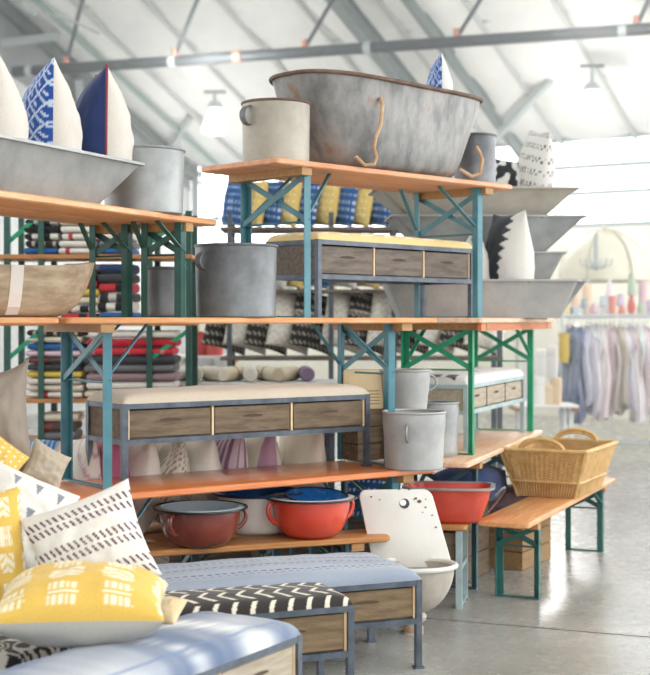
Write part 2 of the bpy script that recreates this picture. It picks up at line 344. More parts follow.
# ------------------------------------------------------------------ builders
def slab(L, W, th, z, r=.03):
    b = MB(); pts = []
    for cx, cy, a0 in ((L/2-r, W/2-r, 0), (-L/2+r, W/2-r, 90), (-L/2+r, -W/2+r, 180), (L/2-r, -W/2+r, 270)):
        for k in range(5): a = R(a0+22.5*k); pts.append((cx+r*math.cos(a), cy+r*math.sin(a)))
    s = .006
    rings = []
    for dz, q in ((0, -s), (s, 0), (th-s, 0), (th, -s)):
        rings.append([(x*(1+q/ (L/2)), y*(1+q/(W/2)), z-th+dz) for x, y in pts])
    b.loft(rings); return b
def trestle(name, label, cat, cx, cy, z0, z1, rot, L, W, legx, legw, metal, wood, apron=0, group=None, th=.03, legx2=None, fw=.045, br=1, batt=BATTEN, zlegs=None):
    h = z1-z0
    t = thing(name, label, cat, (cx, cy, z0), R(rot), group)
    slab(L, W, th, h).build('tabletop', wood, t, smooth=True)
    if apron:
        for sgn in (-1, 1):
            b = MB(); b.box((0, sgn*(W/2-.03), h-th-apron/2), (L-.1, .022, apron)); b.build('apron', APRON, t)
    for e in (-1, 1):
        lx = (legx if e < 0 or legx2 is None else legx2)*e
        b = MB(); b.box((lx+e*.04, 0, h-th-.02), (.07, W-.03, .04)); b.build('batten', batt, t)
        for sy in (-1, 1):
            y = sy*legw/2
            b = MB(); b.box((lx, y, (h-th)/2), (fw, .005, h-th)); b.box((lx-e*fw/2, y-sy*fw/2*.8, (h-th)/2), (.005, fw*.8, h-th)); b.build('leg', metal, t)
        b = MB(); b.box((lx, 0, .006), (fw*.8, legw, .006)); b.build('foot_bar', metal, t)
        b = MB(); b.tube([(lx, -legw/2, h*.62), (lx, legw/2, h*.62)], .006, 6); b.build('crossbar', metal, t)
        if br:
            b = MB(); y = legw/2; zb, zt = h*.62, h-th-.03
            b.bar((lx-.012, -y, zt), (lx-.012, y, zb), .006, .03); b.bar((lx+.012, -y, zb), (lx+.012, y, zt), .006, .03); b.build('cross_brace', metal, t)
            for sy in (-1, 1):
                b = MB(); b.bar((lx, sy*y*.96, zb+.02), (lx-e*min(.26, h*.34), sy*y*.6, h-th), .006, .026, up=(0, 1, 0)); b.build('side_brace', metal, t)
    return t

def cushion_mesh(L, W, th, colfn, nx, ny, crown=.015, base=0.0, wr=.004, sd=0):
    b = MB(); cols = []
    def sp(n): return [math.copysign(1-(1-abs(q))**1.9, q) for q in [-1+2*i/n for i in range(n+1)]]
    us, vsl = sp(nx), sp(ny); vs = []
    for v in vsl:
        for u in us:
            hgt = ((1-abs(u)**26)*(1-abs(v)**12))**.42
            z = base+th*hgt+crown*(1-u*u)*(1-v*v)+wr*mnoise.noise((u*7+sd, v*3, sd))*hgt
            x = u*L/2; y = v*W/2; vs.append((x, y, z)); cols.append(colfn(x, y, u, v))
    n = nx+1
    b.add(vs, [(j*n+i, j*n+i+1, (j+1)*n+i+1, (j+1)*n+i) for j in range(ny) for i in range(nx)])
    # underside
    k = len(b.v); b.add([(-L/2, -W/2, base), (L/2, -W/2, base), (L/2, W/2, base), (-L/2, W/2, base)], [(3, 2, 1, 0)])
    cols += [colfn(0, 0, 0, 0)]*4
    return b, cols
def drawer_bench(label, cx, cy, z0, rot, L, D, H, rail, colfn, frame=STEEL, crate=CRATE, n=3, cush=.06, nx=60, ny=20, divider=TRIMW, group='drawer benches', legt=.028, crown=.012, ends=True, cname='cushion'):
    t = thing('drawer_bench', label, 'bench', (cx, cy, z0), R(rot), group)
    hx_, hy = L/2-legt/2, D/2-legt/2
    for sx in (-1, 1):
        for sy in (-1, 1):
            b = MB(); b.box((sx*hx_, sy*hy, H/2), (legt, legt, H)); b.box((sx*hx_, sy*hy, .006), (legt*1.5, legt*1.5, .012)); b.build('leg', frame, t)
    b = MB()
    for z in (rail, H-legt/2):
        for sy in (-1, 1): b.box((0, sy*hy, z), (L-2*legt, legt*.9, legt*.9))
        for sx in (-1, 1): b.box((sx*hx_, 0, z), (legt*.9, D-2*legt, legt*.9))
    b.build('frame', frame, t)
    zb, zt = rail+legt*.45, H-legt; dz = zt-zb; zc = (zb+zt)/2
    inner = L-2*legt; dw = inner/n; fy = -D/2+.012
    b = MB(); b.box((0, .02, H-.012), (L-.01, D-.04, .012)); b.box((0, D/2-.02, zc), (inner, .012, dz)); b.box((0, 0, zb+.004), (inner, D-.06, .008)); b.build('carcass', crate, t)
    if ends:
        for sx in (-1, 1):
            b = MB(); b.box((sx*(L/2-.016), 0, zc), (.012, D-2*legt, dz)); b.build('side_panel', crate, t)
    for i in range(n+1):
        x = -inner/2+i*dw; x += (.007 if i == 0 else -.007 if i == n else 0)
        b = MB(); b.box((x, fy+.01, zc), (.011, .02, dz)); b.build('divider', divider, t)
    for i in range(n):
        x = -inner/2+(i+.5)*dw
        b = MB(); b.box((x, fy+.012, zc), (dw-.026, .02, dz-.012)); b.box((x, fy+.16, zc-.01), (dw-.05, .27, dz-.05))
        d = b.build('drawer', crate, t, bevel=.003, bseg=1)
        b = MB(); m = 12; ring = []
        sw = min(.06, dw*.16); zs = zc+dz*.12
        top = [(x-sw+2*sw*k/m, zs+.006*(1-(2*k/m-1)**2)) for k in range(m+1)]
        bot = [(x+sw-2*sw*k/m, zs-.006-.003*(1-(2*k/m-1)**2)) for k in range(m+1)]
        ring = top+bot
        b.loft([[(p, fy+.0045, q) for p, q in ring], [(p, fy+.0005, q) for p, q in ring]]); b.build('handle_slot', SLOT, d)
    cb, cols = cushion_mesh(L-.004, D-.004, cush, colfn, nx, ny, crown, H-.006, sd=cx)
    cb.build(cname, FAB, t, smooth=True, colors=cols, angle=80)
    return t

def pillow_mesh(w, h, t, colfn, n=36, pinch=.07, sd=0, wr=.010, pw=.42, sag=0):
    b = MB(); cols = []
    def sp(n): return [math.copysign(1-(1-abs(q))**1.6, q) for q in [-1+2*i/n for i in range(n+1)]]
    us = sp(n); k = n+1
    for side in (-1, 1):
        vs = []
        for v in us:
            for u in us:
                e = max(0, (1-u*u)*(1-v*v))**pw*(1-sag*v)
                x = w/2*u*(1-pinch*(1-v*v)*abs(u)); z = h/2*v*(1-pinch*(1-u*u)*abs(v))
                y = side*(t/2*e*(1+.12*mnoise.noise((u*1.7+sd, v*1.7, side+sd)))+wr*mnoise.noise((u*4+sd*3, v*4, side*2+sd))*e)
                vs.append((x, y, z)); cols.append(colfn(u, v, side))
        fs = [(j*k+i, j*k+i+1, (j+1)*k+i+1, (j+1)*k+i) for j in range(n) for i in range(n)]
        if side > 0: fs = [f[::-1] for f in fs]
        b.add(vs, fs)
    return b, cols
def rest(o, z):
    bpy.context.view_layer.update() if False else None
    M = o.matrix_basis; lo = min((M @ v.co).z for v in o.data.vertices); o.location.z += z-lo
PIPING = None
def pillow(label, x, y, z, w, h, t, rot, colfn, n=36, group=None, sd=None, pinch=.07, cat='pillow', name='throw_pillow', pw=.42, piping=None, sag=0):
    sd = sd if sd is not None else random.random()*50
    b, cols = pillow_mesh(w, h, t, colfn, n, pinch, sd, pw=pw, sag=sag)
    o = b.build(name, FAB, smooth=True, colors=cols, angle=180)
    o.location = (x, y, z); o.rotation_euler = tuple(R(a) for a in rot); tag(o, label, cat, group)
    rest(o, z)
    if piping:
        us = [-1+2*i/24 for i in range(25)]; P = lambda u, v: (w/2*u*(1-pinch*(1-v*v)), 0, h/2*v*(1-pinch*(1-u*u)))
        loop = [P(u, -1) for u in us]+[P(1, v) for v in us[1:]]+[P(-u, 1) for u in us[1:]]+[P(-1, -v) for v in us[1:-1]]
        p = MB(); p.tube(loop, .006, 6, closed=True); p.build('piping', piping, o, smooth=True)
    return o

# textile colours and patterns -------------------------------------------------
WHT = hx('#e9e4db'); LIN = hx('#ddd2c2'); YEL = hx('#e0b95c'); NAVY = hx('#2d3f6b'); INDIGO = hx('#31538f'); BLK = hx('#2f2b2b'); GRY = hx('#a9a8a3')
def solid(c): return lambda *a: c
def mixc(a, b, f): return tuple(p*(1-f)+q*f for p, q in zip(a, b))
def fr(x): return x-math.floor(x)
def nz(x, y, s=1.0): return mnoise.noise((x*s, y*s, 3.3))
def two(fa, fb): return lambda u, v, s: fa(u, v, s) if s < 0 else fb(u, v, s)
def dashes(u, v, s):
    # paired rows of slanted plum dashes on white
    if s > 0: return WHT
    q = (v+1)*1.55
    k = fr(q)
    for lo, hi, sl in ((.18, .40, 1), (.50, .72, 1)):
        if lo < k < hi:
            a = fr(u*8.5+sl*(k-lo)*2.4+(.3 if lo > .3 else 0))
            if a < .38: return hx('#5c3a4b')
    return WHT
def triangles(u, v, s):
    a, c = fr(u*2.2+.1), fr(v*1.6+.5)
    if s < 0 and c > .3 and c < .75 and abs(a-.5) < (c-.3)*.42: return hx('#8d9099')
    return WHT
def ikat(u, v, s):
    if s > 0: return hx('#b3b0a8')
    c = YEL; a = fr(u*1.6+.75); j = fr(v*1.05+.55); x = abs(a-.5)*2
    w = hx('#f0e6c9')
    jit = .06*nz(u*9, v*9)
    if .10 < j < .46 and x < .62+jit:
        zz = (j-.10)/.36
        if abs(fr(zz*2.2+x*1.4)-.5) < .34+jit*2: return w
    if .56 < j < .92 and x < .55+jit:
        zz = (j-.56)/.36
        if abs(fr(u*13)-.5) < .33 and (zz < .35 or zz > .62): return w
        if .42 < zz < .55: return w
    return c
def lattice(u, v, s):
    if s > 0: return WHT
    a, c = fr((u+v)*3.2), fr((u-v)*3.2)
    if a < .16 or c < .16 or (abs(a-.5) < .08 and abs(c-.5) < .25): return hx('#c3d0e6')
    return hx('#2f549c')
def zigwhite(u, v, s):
    # black saw tooth panel beside a plain white one
    if s < 0:
        edge = .55+.35*abs(fr(v*5)-.5)*2*(.6+.4*math.sin(v*3))
        if u < edge-.15: return hx('#33383d')
        return hx('#dcd8d2')
    return hx('#dedad4')
def dotted(u, v, s):
    k = fr(v*3.3+.25*u*u)
    if k < .42 and fr(u*9+(.5 if fr(v*1.65) < .5 else 0)) < .36 and abs(k-.21) > .03: return hx('#55565a')
    return hx('#e3e0da')
def bwrow(i):
    def f(u, v, s):
        if i % 2 == 0:
            k = fr(v*3.1)
            if k < .42 and abs(fr(u*5+k*2)-.5) < .2: return hx('#b8b2a6')
            if .5 < k < .56: return hx('#d0c9bd')
            return hx('#34312f')
        k = fr(v*4+abs(fr(u*3)-.5)*1.2)
        return hx('#bdb6a9') if k < .14 else hx('#e6e0d5')
    return f
def bluerow(u, v, s):
    if fr(v*3.1) < .34 and fr(u*6+.2) < .38: return hx('#c9d7ea')
    return mixc(hx('#2a5288'), hx('#3a6aa6'), .5+.5*nz(u*2, v*2))
def yelrow(u, v, s):
    if fr(v*3.3) < .36 and abs(fr(u*4+.1)-.5) < fr(v*3.3): return hx('#f4e8c4')
    return hx('#e8ca7a')
def stripec(c1, c2, k=5, w=.3, ax=0, ph=0.0):
    return lambda u, v, s: c2 if fr((u if ax == 0 else v)*k+ph) < w else c1

# bench cloths
def linen(x, y, u, v): return mixc(hx('#cabca8'), hx('#d5c8b6'), .5+.5*nz(x*3, y*3))
def yellowcloth(x, y, u, v):
    a = fr(x*7+.2*math.sin(y*20)); 
    if abs(v+.05) < .9 and abs(fr(x*5.5)-.5) < .22 and abs(fr(y*7)-.5) < .28: return hx('#f4ead2')
    return hx('#e8cd90')
def bluestitch(x, y, u, v):
    c = mixc(hx('#8b95a6'), hx('#b6bdc8'), max(0, min(1, .5+.55*nz(x*1.6, y*9))))
    if abs(v) > .9: return c
    if abs(fr(y*9.5)-.5) < .045 and fr(x*28+math.floor(y*9.5)*.37) < .62: c = hx('#3c4d70')
    elif abs(fr(y*9.5+.28)-.5) < .03 and fr(x*28) < .5: c = hx('#566990')
    return c
def arrowcloth(x, y, u, v):
    row = math.floor(y*7.2); k = fr(y*7.2); d = abs(k-.5)*2
    if abs(fr(x*12.5-d*.72)-.5) < .13 and d < .86: return hx('#e5dcc9')
    return hx('#3a3634')
def tiedye(x, y, u, v):
    q = .5+.5*nz(x*2.0+7, y*2.6); r = .5+.5*nz(x*14, y*1.5)
    f = max(0, min(1, (q-.5)*3.0+(r-.5)*.5))
    f = max(f, min(1, 1.25*math.exp(-((x-.40+.35*y)/.10)**2)*(.75+.5*nz(x*3, y*40))), .7*math.exp(-((x-.05+.35*y)/.05)**2)*(.6+.8*nz(x*3, y*40)))
    c = mixc(hx('#63738f'), hx('#e2e3e4'), max(0, min(1, f)))
    if abs(fr(y*3+.06*nz(x*6, y*6))-.5) < .025: c = mixc(c, hx('#6c86ae'), .6)
    return c
def bwswirl(x, y, u, v):
    a = nz(x*9, y*9)*1.6+nz(x*22, y*22)*.5
    return hx('#e6e0d6') if fr(a*1.6) < .33 else hx('#2f2c2d')
def whiteblack(x, y, u, v):
    if abs(fr(x*2.2+.1*nz(x*8, y*8))-.5) < .09 and abs(v) < .75 and fr(y*9) < .6: return hx('#3c4146')
    return hx('#dedddb')

# ------------------------------------------------------------------ the front stack of trestle tables
ANG = 36.2
trestle('trestle_table', 'orange trestle table at knee height holding the linen topped drawer bench', 'table', -.485, 6.81, 0, .78, ANG, 2.26, .60, .76, .45, TEAL, WOODO, group='trestle tables', legx2=.9)
trestle('trestle_table', 'trestle table at the left frame edge under the heaped pillows', 'table', -2.32, 5.475, 0, .78, ANG, 2.26, .60, .85, .45, TEAL, WOODO, group='trestle tables')
trestle('trestle_table', 'weathered orange trestle table with teal legs carrying the big zinc pots', 'table', -.463, 6.99, .78, 1.582, ANG-.4, 2.2, .66, .849, .46, TEAL, WOODM, group='trestle tables', apron=0)
trestle('trestle_table', 'trestle table end at left carrying the hollowed wooden trough', 'table', -2.27, 5.69, .78, 1.582, ANG-.4, 2.2, .66, .85, .46, TEAL, WOODM, legx2=.55, group='trestle tables')
trestle('trestle_table', 'pale trestle table holding the grey zinc bins and white cloth bench', 'table', .79+.326*1.2-.946*.25, 7.45+.946*1.2+.326*.25, 0, .78, 71, 2.4, .5, .76, .40, DTEAL, WOODP, group='trestle tables')
trestle('trestle_table', 'orange trestle table on bright green legs carrying the grey troughs', 'table', .97, 8.82, .78, 1.582, 70.2, 2.3, .66, .903, .43, GREEN, WOODP, apron=.045, group='trestle tables')
trestle('trestle_table', 'topmost trestle table on teal legs under the big zinc bathtub', 'table', .234, 7.6, 1.582, 2.378, 45, 1.94, .60, .705, .49, TEAL, WOODT, group='trestle tables', legx2=.71)
# high narrow benches at the left
ux, uy = .41, .912
def tb(off, label):
    rx, ry = -.535-uy*off, 6.77+ux*off
    trestle('trestle_bench', label, 'bench', rx-ux*1.1-uy*.14, ry-uy*1.1+ux*.14, 1.582, 2.07, 65.8, 2.2, .28, .8, .22, DGREEN, WOODM, group='narrow trestle benches up high', fw=.042)
tb(0, 'narrow wooden bench on dark green legs high at left, front of the pair')
tb(.30, 'narrow wooden bench on dark green legs under the long trough, rear of the pair')
trestle('trestle_table', 'tall table beyond the left frame edge propping the high benches', 'table', -1.72, 5.02, 0, 1.582, 90, .7, .74, .25, .6, DGREEN, WOODM, group='trestle tables', br=0)

# ------------------------------------------------------------------ low benches under the stack
bd = Vector((.93, .368)); bn = Vector((-.368, .93))
def lowbench(x0, x1, off, W, label, wood=WOODB):
    p0 = Vector((-.877, 6.40))
    a = p0+bd*((x0+.877)/.93)+bn*(off+W/2); c = p0+bd*((x1+.877)/.93)+bn*(off+W/2); m = (a+c)/2; L = (c-a).length
    trestle('trestle_bench', label, 'bench', m.x, m.y, 0, .47, 21.6, L, W, L/2-.22, W-.07, DTEAL, wood, group='low plank benches', fw=.035)
lowbench(-1.66, .34, 0, .27, 'low plank bench carrying the maroon and red enamel bowls')
lowbench(-.74, .08, .30, .27, 'low plank bench behind the red bowl carrying the white basin')
q = Vector((-.515, 6.79))+Vector((-.592, .806))*.50
trestle('trestle_bench', 'low bench behind the orange table holding the row of cream pillows', 'bench', q.x, q.y, 0, .47, ANG, 2.2, .3, .85, .22, DTEAL, WOODB, group='low plank benches', fw=.035)
trestle('trestle_bench', 'plank bench on green legs at right carrying the wicker basket', 'bench', 1.43, 8.42, 0, .47, 66.5, 2.35, .30, .85, .25, BGREEN, WOODM, fw=.045)

# ------------------------------------------------------------------ drawer benches
def bench_fl(label, fx, fy, z0, rot, L, D, *a, **k):          # placed by its front left leg
    c = Vector((math.cos(R(rot)), math.sin(R(rot)))); n = Vector((-c.y, c.x)); m = Vector((fx, fy))+c*(L/2-.014)+n*(D/2-.014)
    return drawer_bench(label, m.x, m.y, z0, rot, L, D, *a, **k)
def bench_fr(label, fx, fy, z0, rot, L, D, *a, **k):
    c = Vector((math.cos(R(rot)), math.sin(R(rot)))); n = Vector((-c.y, c.x)); m = Vector((fx, fy))-c*(L/2-.014)+n*(D/2-.014)
    return drawer_bench(label, m.x, m.y, z0, rot, L, D, *a, **k)
bench_fl('drawer bench with plain linen seat standing on the orange table', -.957, 6.44, .78, 36.1, 1.49, .40, .39, .205, linen, cush=.055)
bench_fl('drawer bench with yellow patterned seat below the bathtub table', -.037, 7.2, 1.582, 47, 1.38, .40, .42, .22, yellowcloth, crate=CRATED, cush=.05, nx=110, ny=40)
bench_fl('drawer bench with white and black seat behind the zinc bins', .85, 8.14, .78, 68.5, 1.5, .38, .40, .23, whiteblack, frame=STEELL, crate=CRATEP, cush=.06, nx=110, ny=40, divider=CRATED)
bench_fr('drawer bench with blue stitched cotton seat beside the white sink', .42, 6.09, 0, 21.7, 1.5, .56, .40, .215, bluestitch, crate=CRATEL, n=3, cush=.055, nx=420, ny=200, crown=.03)
bench_fr('drawer bench with black seat patterned by rows of white arrows', .103, 5.55, 0, 22.3, 1.5, .35, .40, .2, arrowcloth, crate=CRATEL, n=3, cush=.05, nx=420, ny=150, crown=.02)
bench_fr('drawer bench with blue and white tie dyed seat in front', -.104, 5.02, 0, 59, 1.5, .46, .40, .2, tiedye, crate=CRATEP, n=3, cush=.06, nx=160, ny=80, crown=.035)
bench_fr('drawer bench with black and white swirled seat, bottom left corner', -.93, 4.86, 0, 59, 1.2, .46, .38, .2, bwswirl, crate=CRATE, n=3, cush=.05, nx=160, ny=100, crown=.02)

# ------------------------------------------------------------------ zinc ware
def arc(c, a, bvec, n=9, up=1):                                # half loop from c-a to c+a bulging along bvec
    c, a, bvec = Vector(c), Vector(a), Vector(bvec)
    return [c-a*math.cos(math.pi*k/n)+bvec*math.sin(math.pi*k/n) for k in range(n+1)]
def bucket(name, label, x, y, z, r0, r1, h, m, rim=None, handles=(), ribs=(), cat='bucket', hm=None, seg=40, group=None, strap=False, rr=.007):
    t = thing(name, label, cat, (x, y, z), 0, group); th = .004
    b = MB(); b.lathe([(.001, 0), (r0*.96, 0), (r0, .006)]+[(r0+(r1-r0)*k/8+(.004 if k in ribs else 0), h*k/8) for k in range(1, 9)]+[(r1-th, h)]+[(r0-th+(r1-r0)*k/8, h*k/8) for k in range(7, 0, -1)]+[(r0-th, .012), (.001, .012)], seg)
    b.build('body', m, t, smooth=True)
    b = MB(); b.tube([(r1*math.cos(6.28318*k/seg), r1*math.sin(6.28318*k/seg), h) for k in range(seg)], rr, 8, closed=True); b.build('rim', rim or m, t, smooth=True)
    for ang, zc, hh in handles:
        a = R(ang); d = Vector((math.cos(a), math.sin(a), 0)); rad = r0+(r1-r0)*zc/h
        b = MB()
        if strap:
            sd_ = Vector((-d.y, d.x, 0)); rings = []
            for p in arc(d*(rad+.002)+Vector((0, 0, zc)), (0, 0, hh/2), d*.045, 10): rings.append([p-sd_*.02-d*.003, p+sd_*.02-d*.003, p+sd_*.02+d*.004, p-sd_*.02+d*.004])
            b.loft(rings)
        else: b.tube(arc(d*(rad+.002)+Vector((0, 0, zc)), (0, 0, hh/2), d*.05, 10), .007, 8)
        b.build('handle', hm or m, t, smooth=True)
    return t
bucket('wash_pot', 'large dark zinc pot with strap handles on the middle shelf', X(236, 6.82), 6.82, 1.582, .2, .207, .36, GALVD, handles=((226, .28, .09), (46, .28, .09)), strap=True, cat='pot')
bucket('zinc_bucket', 'round zinc bucket beside the long trough high at left', X(144, 6.43), 6.43, 2.07, .185, .192, .305, GALV)
bucket('zinc_bucket', 'small grey zinc bucket standing between the dark green bench legs', X(165, 6.76), 6.76, 1.582, .098, .105, .245, GALVD)
bucket('zinc_can', 'tan zinc can with loop handle at the bathtub shelf corner', X(276, 7.0), 7.0, 2.378, .172, .176, .31, GALVW, rim=RUST, handles=((222, .235, .1),), hm=GALVD, cat='can', strap=True)
bucket('zinc_bucket', 'slim zinc bucket behind the right end of the bathtub', X(475, 8.22), 8.22, 2.378, .125, .128, .31, GALVD)
bucket('zinc_bin', 'front grey zinc bin with side handle on the low table', X(414, 7.2), 7.2, .78, .155, .166, .30, GALVL, handles=((255, .2, .09),), ribs=(6, 7), cat='bin', hm=GALV)
bucket('zinc_bin', 'plain zinc bin half hidden behind the front bin', X(436, 7.86), 7.86, .78, .125, .13, .31, GALV, cat='bin', ribs=(6, 7))
t0 = bucket('zinc_bin', 'upturned zinc bin supporting the tapered zinc pail', X(404, 7.66), 7.66, .78, .12, .12, .21, GALVD, cat='bin')
bucket('zinc_pail', 'tapered zinc pail raised behind the front bin', X(405, 7.66), 7.66, .995, .118, .142, .29, GALVL, handles=((15, .22, .09), (195, .22, .09)), ribs=(5, 6, 7), cat='bucket', hm=GALV)

def trough(name, label, x, y, z, rot, bl, bw_, tl, tw, h, m, flange=.02, rimm=None, group=None, tongue=0, cat='trough'):
    t = thing(name, label, cat, (x, y, z), R(rot), group)
    def ring(l, w, zz, rd):
        out = []
        for cx, cy, a0 in ((l/2-rd, w/2-rd, 0), (-l/2+rd, w/2-rd, 90), (-l/2+rd, -w/2+rd, 180), (l/2-rd, -w/2+rd, 270)):
            for k in range(5): a = R(a0+22.5*k); out.append((cx+rd*math.cos(a), cy+rd*math.sin(a), zz))
        return out
    b = MB(); e = .006
    b.loft([ring(bl, bw_, 0, .03), ring(tl, tw, h, .03), ring(tl-2*e, tw-2*e, h, .03), ring(bl-2*e, bw_-2*e, e, .03)]); b.build('body', m, t, smooth=True, angle=30)
    b = MB(); b.loft([ring(tl, tw, h-.004, .03), ring(tl+2*flange, tw+2*flange, h-.003, .04), ring(tl+2*flange, tw+2*flange, h+.009, .04), ring(tl-.01, tw-.01, h+.009, .03), ring(tl, tw, h-.004, .03)], False, False); b.build('rim', rimm or m, t, smooth=True, angle=30)
    return t
# long trough high at left, on the narrow benches: right end near px 152
tu = Vector((.41, .912)); tn = Vector((-.912, .41))
c = Vector((-.575, 6.75))-tu*(.80+.72)+tn*.27
trough('zinc_trough', 'long grey zinc trough holding three pillows high at left', c.x, c.y, 2.07, 65.8, 1.28, .40, 1.74, .56, .205, GALV, tongue=1)
TC = c
# right stack of troughs on the green legged table
trough('zinc_trough', 'front zinc trough on the green legged table holding two pillows', 1.0, 8.86, 1.582, 2, 1.04, .36, 1.24, .46, .24, GALVL, group='stacked zinc troughs')
trough('zinc_trough', 'lowest trough of the right hand stack, behind the front trough', 1.27, 9.36, 1.582, 3, .62, .42, .98, .52, .25, GALV, group='stacked zinc troughs')
trough('zinc_trough', 'small pale trough second from the bottom of the right stack', 1.22, 9.38, 1.815, -2, .60, .40, .82, .50, .21, GALVL, group='stacked zinc troughs')
trough('zinc_trough', 'wide grey trough second from the top of the right stack', 1.10, 9.38, 1.995, 2, .70, .44, 1.3, .56, .275, GALV, group='stacked zinc troughs')
trough('zinc_trough', 'topmost tan trough of the right stack holding patterned pillows', 1.02, 9.40, 2.262, 3, .92, .44, 1.36, .58, .2, GALVW, group='stacked zinc troughs')

# bathtub: oval shell with a rolled rusty rim and wire handles
t = thing('bathtub', 'big weathered zinc bathtub with rusty rolled rim on the top shelf', 'bathtub', (.325, 7.62, 2.378), R(45))
def oval(l, w, z, n=64, p=2.7, tilt=0):
    o = []
    for k in range(n):
        a = 6.28318*k/n; c_, s_ = math.cos(a), math.sin(a)
        x = l/2*math.copysign(abs(c_)**(2/p), c_); y = w/2*math.copysign(abs(s_)**(2/p), s_)
        o.append((x, y*(1-.08*x/(l/2)), z+tilt*(x/(l/2))**2))
    return o
prof = [(.0, .86, .36), (.012, .98, .46), (.04, 1.05, .51), (.12, 1.14, .55), (.25, 1.27, .585), (.36, 1.39, .61), (.445, 1.45, .63), (.465, 1.47, .64)]
b = MB(); rings = [oval(l, w_, z, tilt=.02*z/.5) for z, l, w_ in prof]+[oval(l-.012, w_-.012, z+.006, tilt=.02*z/.5) for z, l, w_ in prof[::-1]]
b.loft(rings); b.build('shell', GALVB, t, smooth=True, angle=60)
b = MB(); b.tube(oval(1.48, .65, .467, tilt=.02), .011, 10, closed=True); b.build('rim', RUST, t, smooth=True)
for xx in (-.40, .44):
    b = MB(); y0 = -.325
    b.tube([(xx+.05, y0+.02, .37), (xx+.045, y0+.0, .33), (xx+.03, y0+.0, .22), (xx-.01, y0+.0, .15), (xx, y0+.02, .1), (xx+.015, y0+.015, .05), (xx-.0, y0+.02, .012), (xx-.04, y0+.05, .008), (xx-.1, y0+.06, .05)] if xx < 0 else [(xx+.06, y0+.05, .19), (xx+.06, y0+.03, .16), (xx+.05, y0-.0, .11), (xx+.03, y0-.0, .03), (xx-.02, y0+.02, .01), (xx-.08, y0+.06, .05)], .011, 8)
    b.build('handle', RUSTL, t, smooth=True)

# ------------------------------------------------------------------ enamel bowls
ENW = mat('white enamel', '#e8e6e0', '#dedbd3', 4, .25, coat=.3)
ENB = mat('pale blue enamel lining', '#b4c8d3', '#c4d4dc', 4, .22, coat=.3)
ENM = mat('maroon enamel', '#74382d', '#844336', 4, .22, coat=.4)
ENR = mat('bright red enamel', '#d2432f', '#dc5440', 4, .22, coat=.4)
ENRD = mat('chipped red enamel', '#cf4434', '#dc5a48', 5, .3, coat=.3, c3='#b83426')
ENBL = mat('bright blue enamel', '#2272bd', '#3585cc', 6, .2, coat=.5)
ENN = mat('navy enamel rim', '#1d2d4f', rough=.3)
PLATED = mat('blue plate with white specks', '#2272bd', '#2f80c8', 30, .2, coat=.5, c3='#dfe9f2', pos=(.45, .66))
def bowl(label, x, y, z, r, rb, h, mo, mi, mrim, rim=.012, handles=(), lip=.03, rot=None):
    t = thing('enamel_bowl', label, 'bowl', (x, y, z), 0, 'enamel bowls')
    if rot: t.rotation_euler = rot
    n = 12; pr = [(rb+(r-lip-rb)*math.sin(math.pi/2*k/n), h*(1-math.cos(math.pi/2*k/n))*.96+.008) for k in range(n+1)]
    b = MB(); b.lathe([(.001, .0), (rb*.95, 0), (rb, .008)]+pr[1:]+[(r, h-.004)], 48); b.build('body', mo, t, smooth=True, angle=60)
    b = MB(); b.lathe([(.001, .012), (rb*.95, .012)]+[(q-.005, zz+.006) for q, zz in pr[1:]]+[(r, h+.001)], 48); b.build('lining', mi, t, smooth=True, angle=60)
    b = MB(); b.tube([(r*math.cos(6.28318*k/48), r*math.sin(6.28318*k/48), h) for k in range(48)], .006, 8, closed=True); b.build('rim', mrim, t, smooth=True)
    for ang in handles:
        a = R(ang); d = Vector((math.cos(a), math.sin(a), 0)); s = Vector((-d.y, d.x, 0)); k = 10
        b = MB(); b.tube(arc(d*(r-.035)+Vector((0, 0, h*.66)), Vector((0, 0, h*.26))+d*.012, d*.04, k), .011, 8); b.build('handle', mo, t, smooth=True)
    return t
bowl('maroon enamel bowl with pale blue lining on the low bench', X(200, 6.6), 6.6, .47, .228, .12, .185, ENM, ENB, BLACKE, handles=(238, 20))
bowl('bright red enamel bowl with white lining on the low bench', X(311, 6.86), 6.86, .47, .230, .11, .2, ENR, ENW, BLACKE, handles=(205, 25))
bowl('white enamel basin with navy rim behind the red bowl', X(257, 7.0), 7.02, .47, .235, .15, .205, ENW, ENBL, ENN)
# blue bowl lying tilted inside the red one
tb_ = thing('enamel_bowl', 'bright blue speckled enamel bowl resting inside the red bowl', 'bowl', (X(316, 6.86), 6.885, .594), 0, 'enamel bowls'); tb_.rotation_euler = (R(7), R(3), 0); tb_.scale = (.95, .95, .8)
b = MB(); b.lathe([(.001, 0), (.07, 0), (.12, .04), (.155, .085), (.168, .105)], 40); b.build('body', ENBL, tb_, smooth=True, angle=60)
b = MB(); b.lathe([(.001, .006), (.065, .006), (.115, .045), (.150, .09), (.168, .106)], 40); b.build('lining', PLATED, tb_, smooth=True, angle=60)
b = MB(); b.tube([(.168*math.cos(6.28318*k/40), .168*math.sin(6.28318*k/40), .106) for k in range(40)], .005, 8, closed=True); b.build('rim', ENN, tb_, smooth=True)

